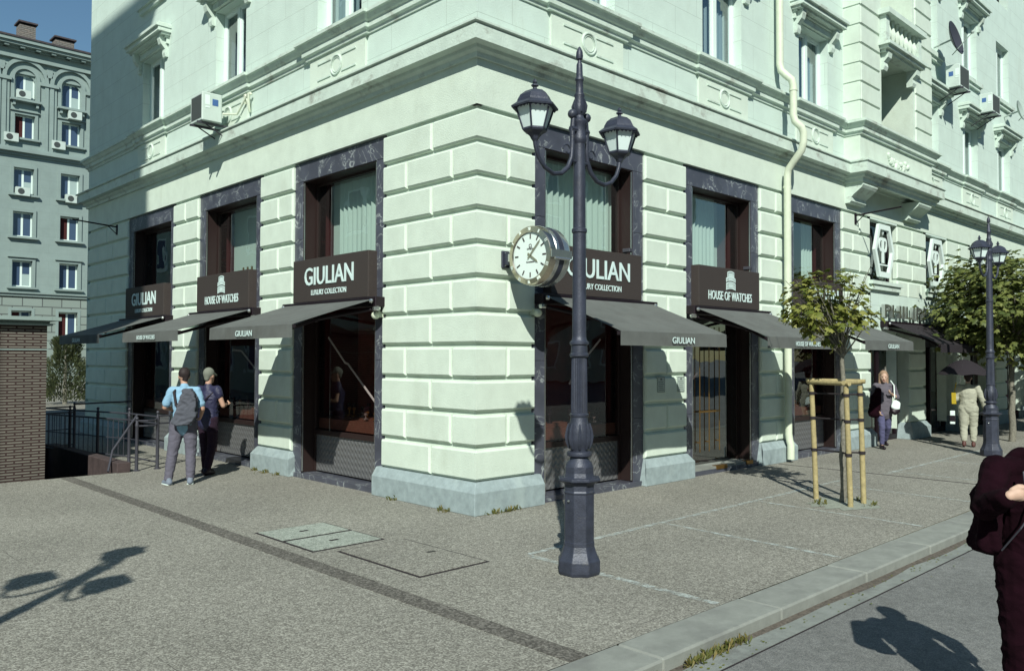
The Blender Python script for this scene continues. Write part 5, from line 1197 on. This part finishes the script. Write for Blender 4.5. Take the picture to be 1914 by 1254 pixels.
    body = mb.build('body', spec.get('skin', m_skin), t, world=False, remesh=vx)
    # trousers
    mb = MB(); tr = spec.get('trw', 1.0)
    cp('pel', v['pel']+Vector((0,0,.06))*k, .162,.150,.78)
    for s_ in ('r','l'):
        cp('hi'+s_,'kn'+s_,.108*tr,.078*tr); e_ = v['an'+s_]; f_ = spec.get('trlen', .96); kn = v['kn'+s_]; e2 = kn+(e_-kn)*f_; cp(kn, e2, .078*tr,.060*tr)
        for q in range(3): z_ = kn+(e2-kn)*(.12+.3*q); mb.capsule(z_+Vector((-.03,-.045,.01))*k, z_+Vector((.04,-.04,-.02))*k, .02*k, .018*k, 1, 8)
    mb.build('trousers', spec['tr'], t, world=False, remesh=vx, fold=.006)
    # top
    mb = MB(); tw = spec.get('tw', 1.0); hem = spec.get('hem', .90)
    cp((0,0,hem) if False else Vector((v['pel'].x, v['pel'].y, hem*k)), 'wai', .172*tw,.160*tw,.74); cp('wai','che',.158*tw,.175*tw,.70); cp('che', v['nec']-Vector((0,0,.08))*k, .172*tw,.10,.68); cp('shr','shl',.064,.064); cp(v['nec']-Vector((0,0,.06))*k, v['nec']-Vector((0,0,.0))*k, .082,.066)
    sl = spec.get('sleeve', .6)
    for s_ in ('r','l'):
        sh, el, wr = v['sh'+s_], v['el'+s_], v['wr'+s_]
        if sl > 0:
            if sl <= 1: cp(sh, sh+(el-sh)*sl, .066*tw,.064*tw)
            else: cp(sh, el, .068*tw,.060*tw); cp(el, el+(wr-el)*min(.93, sl-1), .062*tw,.050*tw)
    rd = random.Random(len(label))
    for q in range(9):
        z_ = rd.uniform(hem+.06,1.3)*k; x_ = rd.uniform(-.1,.1)*k; sgn = rd.choice((-1,1)); yb = (-.105 if rd.random() < .6 else .105)*tw*k
        mb.capsule(Vector((x_-.05*k,yb,z_)), Vector((x_+.05*k,yb,z_+sgn*.03*k)), .016*k, .012*k, 1, 8)
    top = mb.build('top', spec['top'], t, world=False, remesh=vx, fold=.006)
    # shoes
    for s_ in ('r','l'):
        a_ = v['an'+s_]; tt = v['to'+s_]; fd = Vector((math.sin(tt), math.cos(tt), 0)); mb = MB()
        h0 = a_.z-.09*k
        mb.capsule(a_-fd*.045*k+Vector((0,0,-.045))*k, a_+fd*.15*k+Vector((0,0,-.058))*k, .048*k, .036*k); mb.capsule(a_-fd*.02*k, a_+Vector((0,0,-.03))*k, .048*k, .05*k)
        sh_ = mb.build('shoe', spec.get('shoe', m_black), t, world=False, remesh=vx)
        if spec.get('sole'):
            mb = MB(); mb.capsule(a_-fd*.05*k+Vector((0,0,-.078))*k, a_+fd*.155*k+Vector((0,0,-.080))*k, .05*k, .042*k, .28, 12, Vector((fd.y,-fd.x,0))); mb.build('sole', spec['sole'], sh_, world=False, smooth=True)
    hr = spec.get('hair')
    if hr:
        m_h, style = hr; mb = MB(); bk = -lookd
        mb.ball(tuple(hd+Vector((0,0,.052))*k+bk*.014*k), .103*k, 16, (.86,.98,.98)); mb.capsule(hd+bk*.05*k+Vector((0,0,.03))*k, hd+bk*.055*k+Vector((0,0,-.045))*k, .075*k, .05*k, .8)
        if style == 'long':
            for s_ in (-1,0,1): mb.capsule(hd+bk*.05*k+Vector((.05*s_,0,.03))*k, hd+bk*.06*k+Vector((.075*s_,0,-.20))*k, .06*k, .04*k, .8)
        if style == 'cap': mb.capsule(hd+lookd*.06*k+Vector((0,0,.06))*k, hd+lookd*.14*k+Vector((0,0,.045))*k, .075*k, .06*k, .3)
        o = mb.build('hair' if style != 'cap' else 'cap', m_h, t, world=False, remesh=vx)
    if not spec.get('nohead'):
        for s_ in (-1,1):
            MB().ball(tuple(hd+lookd*.083*k+Vector((lookd.y,-lookd.x,0))*s_*.032*k+Vector((0,0,.022))*k), .011*k, 8).build('eye', m_black, t, world=False, smooth=True)
        MB().capsule(hd+lookd*.088*k+Vector((lookd.y,-lookd.x,0))*.022*k+Vector((0,0,-.055))*k, hd+lookd*.088*k-Vector((lookd.y,-lookd.x,0))*.022*k+Vector((0,0,-.055))*k, .006*k, .006*k).build('mouth', m_lip, t, world=False)
    return t, v, k
m_lip = mat('lip', (.30,.10,.09), .6)
m_tee = mat('blue_tee', (.22,.38,.52), .9, bump=.3, bscale=90); m_gtr = mat('grey_cotton', (.10,.095,.125), .95, noise=.1, bump=.4, bscale=40)
m_sneak = mat('grey_sneaker', (.16,.19,.24), .8); m_hair = mat('dark_hair', (.02,.012,.012), .7); m_cap = mat('grey_cap', (.16,.17,.14), .9)
m_navy = mat('navy_quilt', (.020,.021,.055), .55, bump=.6, bscale=28); m_navytr = mat('navy_trousers', (.014,.004,.014), .95); m_bag = mat('grey_bag_cloth', (.075,.08,.10), .9, noise=.15, bump=.4, bscale=60)
m_grey = mat('grey_jumper', (.10,.09,.11), .95); m_jean = mat('blue_jeans', (.07,.07,.14), .9, noise=.15, nscale=12); m_lhair = mat('light_hair', (.28,.18,.12), .7)
m_beige = mat('beige_cotton', (.34,.34,.27), .9, noise=.08, bump=.4, bscale=30); m_yellow = mat('yellow_cloth', (.55,.40,.03), .8, noise=.1); m_coat = mat('black_coat', (.009,.002,.0045), 1.0, spec=.08, noise=.3, nscale=8, bump=.4, bscale=40); m_brownshoe = mat('brown_leather', (.08,.03,.025), .6)

def facing(dx, dy): return math.atan2(-dx, dy)
# man in the light blue T-shirt: faces the shop window beyond the railing
p1, v1, k1 = person('man in a light blue T-shirt and grey trousers, seen from behind by the railing', (-1.66,5.02,0), facing(.75,.95), 1.80, dict(tr=m_gtr, top=m_tee, shoe=m_sneak, sole=m_white, hem=.88, sleeve=.75, hair=(m_hair,'short'), trw=1.06, tw=1.0,
    J=dict(ell=(-.29,.02,1.16), wrl=(-.17,.24,1.10), elr=(.27,.0,1.14), wrr=(.20,.18,1.02), hir=(.085,0,.92), knr=(.10,.03,.50), anr=(.11,-.02,.09), knl=(-.15,-.03,.50), anl=(-.19,-.10,.09), tol=-.7, tor=-.2, look=-.5, nod=.35, hea=(-.02,.05,1.62))))
def local(t, v): return Matrix.Translation(t.location) @ Matrix.Rotation(t.rotation_euler.z, 4, 'Z') @ Vector(v)
def worn(name, label, cat, t, mb, m, **kw):
    o = mb.build(name, m, None, world=False, **kw); o.location = t.location; o.rotation_euler = t.rotation_euler; tag(o, label, cat); return o
mb = MB(); mb.prism([(.04,1.49),(.17,1.49),(.24,1.36),(.25,1.08),(.16,.95),(-.04,.93),(-.12,.97),(-.09,1.08),(-.01,1.28)], 1, -.27, -.13)
worn('sling_bag', 'large dark grey sling bag on the back of the man in the light blue T-shirt', 'bag', p1, mb, m_bag, remesh=.012, fold=.012)
mb = MB(); mb.tube([(.02,-.19,1.08),(-.08,-.16,1.25),(-.13,-.10,1.44),(-.11,.0,1.50),(-.08,.10,1.42)], .02, 8); 
worn('bag_strap', 'dark strap across the light blue T-shirt holding the sling bag', 'strap', p1, mb, m_strap)
# man in cap and quilted vest
p2, v2, k2 = person('man in a grey cap and navy quilted vest, seen from behind at the shop window', (-.93,5.80,0), facing(1,.45), 1.77, dict(tr=m_navytr, top=m_navy, shoe=m_black, hem=.88, sleeve=.35, hair=(m_cap,'cap'), tw=1.10, trw=.98,
    J=dict(ell=(-.27,.05,1.14), wrl=(-.15,.26,1.14), elr=(.27,.05,1.15), wrr=(.17,.24,1.16), knr=(.10,.0,.50), anr=(.12,-.14,.10), knl=(-.10,.04,.50), anl=(-.11,.08,.09), nod=.2)))
mb = MB()
for i in range(11):
    z = .92+.046*i; rr = .198-.012*abs(i-6)/5
    ring = [(rr*math.cos(a)*k2, rr*.72*math.sin(a)*k2, (z+.018*math.sin(4*a+(PI if i % 2 else 0)))*k2) for a in [q*2*PI/32 for q in range(33)]]; mb.tube(ring, .006, 5)
worn('quilting_seams', 'diamond quilting of the navy vest worn by the capped man', 'vest', p2, mb, m_navy)
bpy.data.objects.remove(bpy.data.objects['quilting_seams'])
mb = MB(); mb.tube([(.19,.02,1.46),(.10,-.15,1.30),(-.05,-.17,1.12),(-.18,-.10,.98)], .014, 6); mb.capsule((-.24,-.04,.98),(-.24,.02,.80),.09,.11,.5,12,(0,1,0))
worn('shoulder_bag', 'black shoulder bag hanging between the two men', 'bag', p2, mb, m_black, remesh=.012)
# woman walking, grey jumper
p3, v3, k3 = person('woman walking in a grey jumper and blue jeans beside the far shop', (11.70,-.42,0), facing(-.85,-.75), 1.71, dict(tr=m_jean, top=m_grey, shoe=m_black, hem=.80, sleeve=.95, skin=m_skin2, hair=(m_lhair,'long'), tw=1.06, trw=.88, trlen=.88,
    J=dict(elr=(.25,-.02,1.12), wrr=(.16,.10,.86), ell=(-.27,.02,1.16), wrl=(-.10,.18,1.24), knr=(.09,.12,.50), anr=(.09,.10,.09), knl=(-.09,-.02,.49), anl=(-.10,-.26,.14), hea=(.02,.04,1.62), nod=.3, look=.25)))
mb = MB(); mb.capsule((.20,.06,1.12),(.24,.08,.78),.11,.14,.6); mb.capsule((.16,.10,1.30),(.20,.08,1.08),.07,.11,.6); worn('black_jacket', 'black jacket draped over the right arm of the walking woman', 'jacket', p3, mb, m_coat, remesh=.014, fold=.009)
mb = MB(); mb.capsule((-.20,.17,1.02),(-.17,.19,.92),.09,.10,.5); o = worn('handbag', 'small black and white handbag of the walking woman', 'handbag', p3, mb, m_white, remesh=.012)
mb = MB(); mb.capsule((-.20,.18,.88),(-.13,.20,.83),.09,.09,.55); b_ = mb.build('bag_base', m_black, o, world=False, remesh=.012)
mb = MB(); mb.tube([(-.15,-.02,1.50),(-.17,.12,1.40),(-.16,.18,1.12)], .012, 6); mb.build('bag_strap', m_white, o, world=False)
# woman with umbrella, beige clothes
p4, v4, k4 = person('woman in beige clothes seen from behind under a black umbrella', (13.48,-1.58,0), facing(.95,.25), 1.66, dict(tr=m_beige, top=m_beige, shoe=m_brownshoe, hem=.93, sleeve=1.9, skin=m_skin2, hair=(m_hair,'short'), tw=1.12, trw=1.18, trlen=.80,
    J=dict(elr=(.30,-.02,1.14), wrr=(.36,.04,.90), ell=(-.26,.02,1.13), wrl=(-.22,.20,1.30), knr=(.10,.06,.50), anr=(.10,.02,.09), knl=(-.10,.0,.50), anl=(-.09,-.12,.11))))
mb = MB(); n = 16; c = (-.08,.02); top_z = 1.98
vs = [(c[0],c[1],top_z)]; fs = []
for j in range(1,5):
    for q in range(n):
        a = 2*PI*q/n; r = .56*j/4; z = top_z-.36*(j/4)**1.7-(.0 if q % 2 == 0 else -.03*(j/4)**2); vs.append((c[0]+r*math.cos(a), c[1]+r*math.sin(a), z))
fs = [(0, 1+q, 1+(q+1) % n) for q in range(n)]+[(1+(j-1)*n+q, 1+(j-1)*n+(q+1) % n, 1+j*n+(q+1) % n, 1+j*n+q) for j in range(1,4) for q in range(n)]
mb.add(vs, fs); o = worn('umbrella', 'open black umbrella held over the woman in beige', 'umbrella', p4, mb, m_awn_dark, smooth=True)
MB().tube([(-.22,.22,1.15),(-.08,.02,2.04)], .01, 6).build('umbrella_shaft', m_steel, o, world=False)
mb = MB(); mb.prism([(-.11,1.22),(-.02,.96),(.16,.96),(.08,1.22)], 0, -.33, -.24); mb.tube([(-.28,0,1.22),(-.24,.0,1.44),(-.26,.06,1.22)], .012, 6); worn('yellow_tote', 'bright yellow bag on the left shoulder of the woman in beige', 'bag', p4, mb, m_yellow, bevel=.02)
mb = MB(); mb.box(-.37,-.27,-.02,.16,.50,.80); o = worn('shopping_bag', 'black and white shopping bag hanging low beside the woman in beige', 'bag', p4, mb, m_white, bevel=.01)
MB().box(-.372,-.268,-.022,.162,.56,.70).build('dark_band', m_black, o, world=False)
# near person at the right edge, faces the camera
fz = facing(-.694,-.72)
p5, v5, k5 = person('person in a black jacket cut by the right edge, one hand gripping the jacket front', (-1.565,-6.545,-.1), fz, 1.82, dict(tr=m_coat, top=m_coat, shoe=m_black, hem=.74, sleeve=1.80, skin=m_skin2, hair=(m_hair,'short'), tw=1.08, trw=1.0, vox=.006, curl=1.0, fist='r',
    J=dict(elr=(.345,.15,1.235), wrr=(.335,.33,1.325), ell=(-.28,0,1.14), wrl=(-.22,.12,.92), anr=(.09,.0,.09), knr=(.12,.03,.5), shr=(.205,0,1.42), hir=(.10,0,.92), shl=(-.19,0,1.42), hea=(-.15,-.02,1.60), nec=(-.05,-.01,1.47))))
mb = MB(); pts = [(.04,1.50),(.12,1.49),(.20,1.45),(.28,1.38),(.33,1.32),(.325,1.25),(.305,1.20),(.325,1.13),(.345,1.05),(.335,1.025),(.25,1.0),(.22,1.08),(.20,1.25),(.13,1.38)]
mb.prism(pts, 1, -.08, .06); mb.capsule((.22,.0,1.39),(.33,.12,1.28),.066,.064); mb.capsule((.32,-.02,1.04),(.24,.03,1.02),.03,.03); mb.capsule((.31,.05,1.2),(.32,.04,1.06),.03,.03); mb.capsule((.28,.06,1.2),(.25,.06,1.04),.03,.03); mb.capsule((.16,-.02,1.45),(.05,-.03,1.54),.05,.06)
worn('open_jacket', 'black open jacket hanging wide from the arm of the person at the right edge', 'jacket', p5, mb, m_coat, remesh=.010, fold=.005)
mb = MB(); mb.tube([(.10,.20,1.42),(.14,.215,1.28),(.20,.20,1.18),(.245,.10,1.04)], .005, 6); mb.tube([(.15,.15,1.48),(.17,.20,1.40),(.19,.24,1.33)], .005, 6); worn('jacket_zip', 'thin pale zip line down the black jacket at the right edge', 'zip', p5, mb, m_rail)
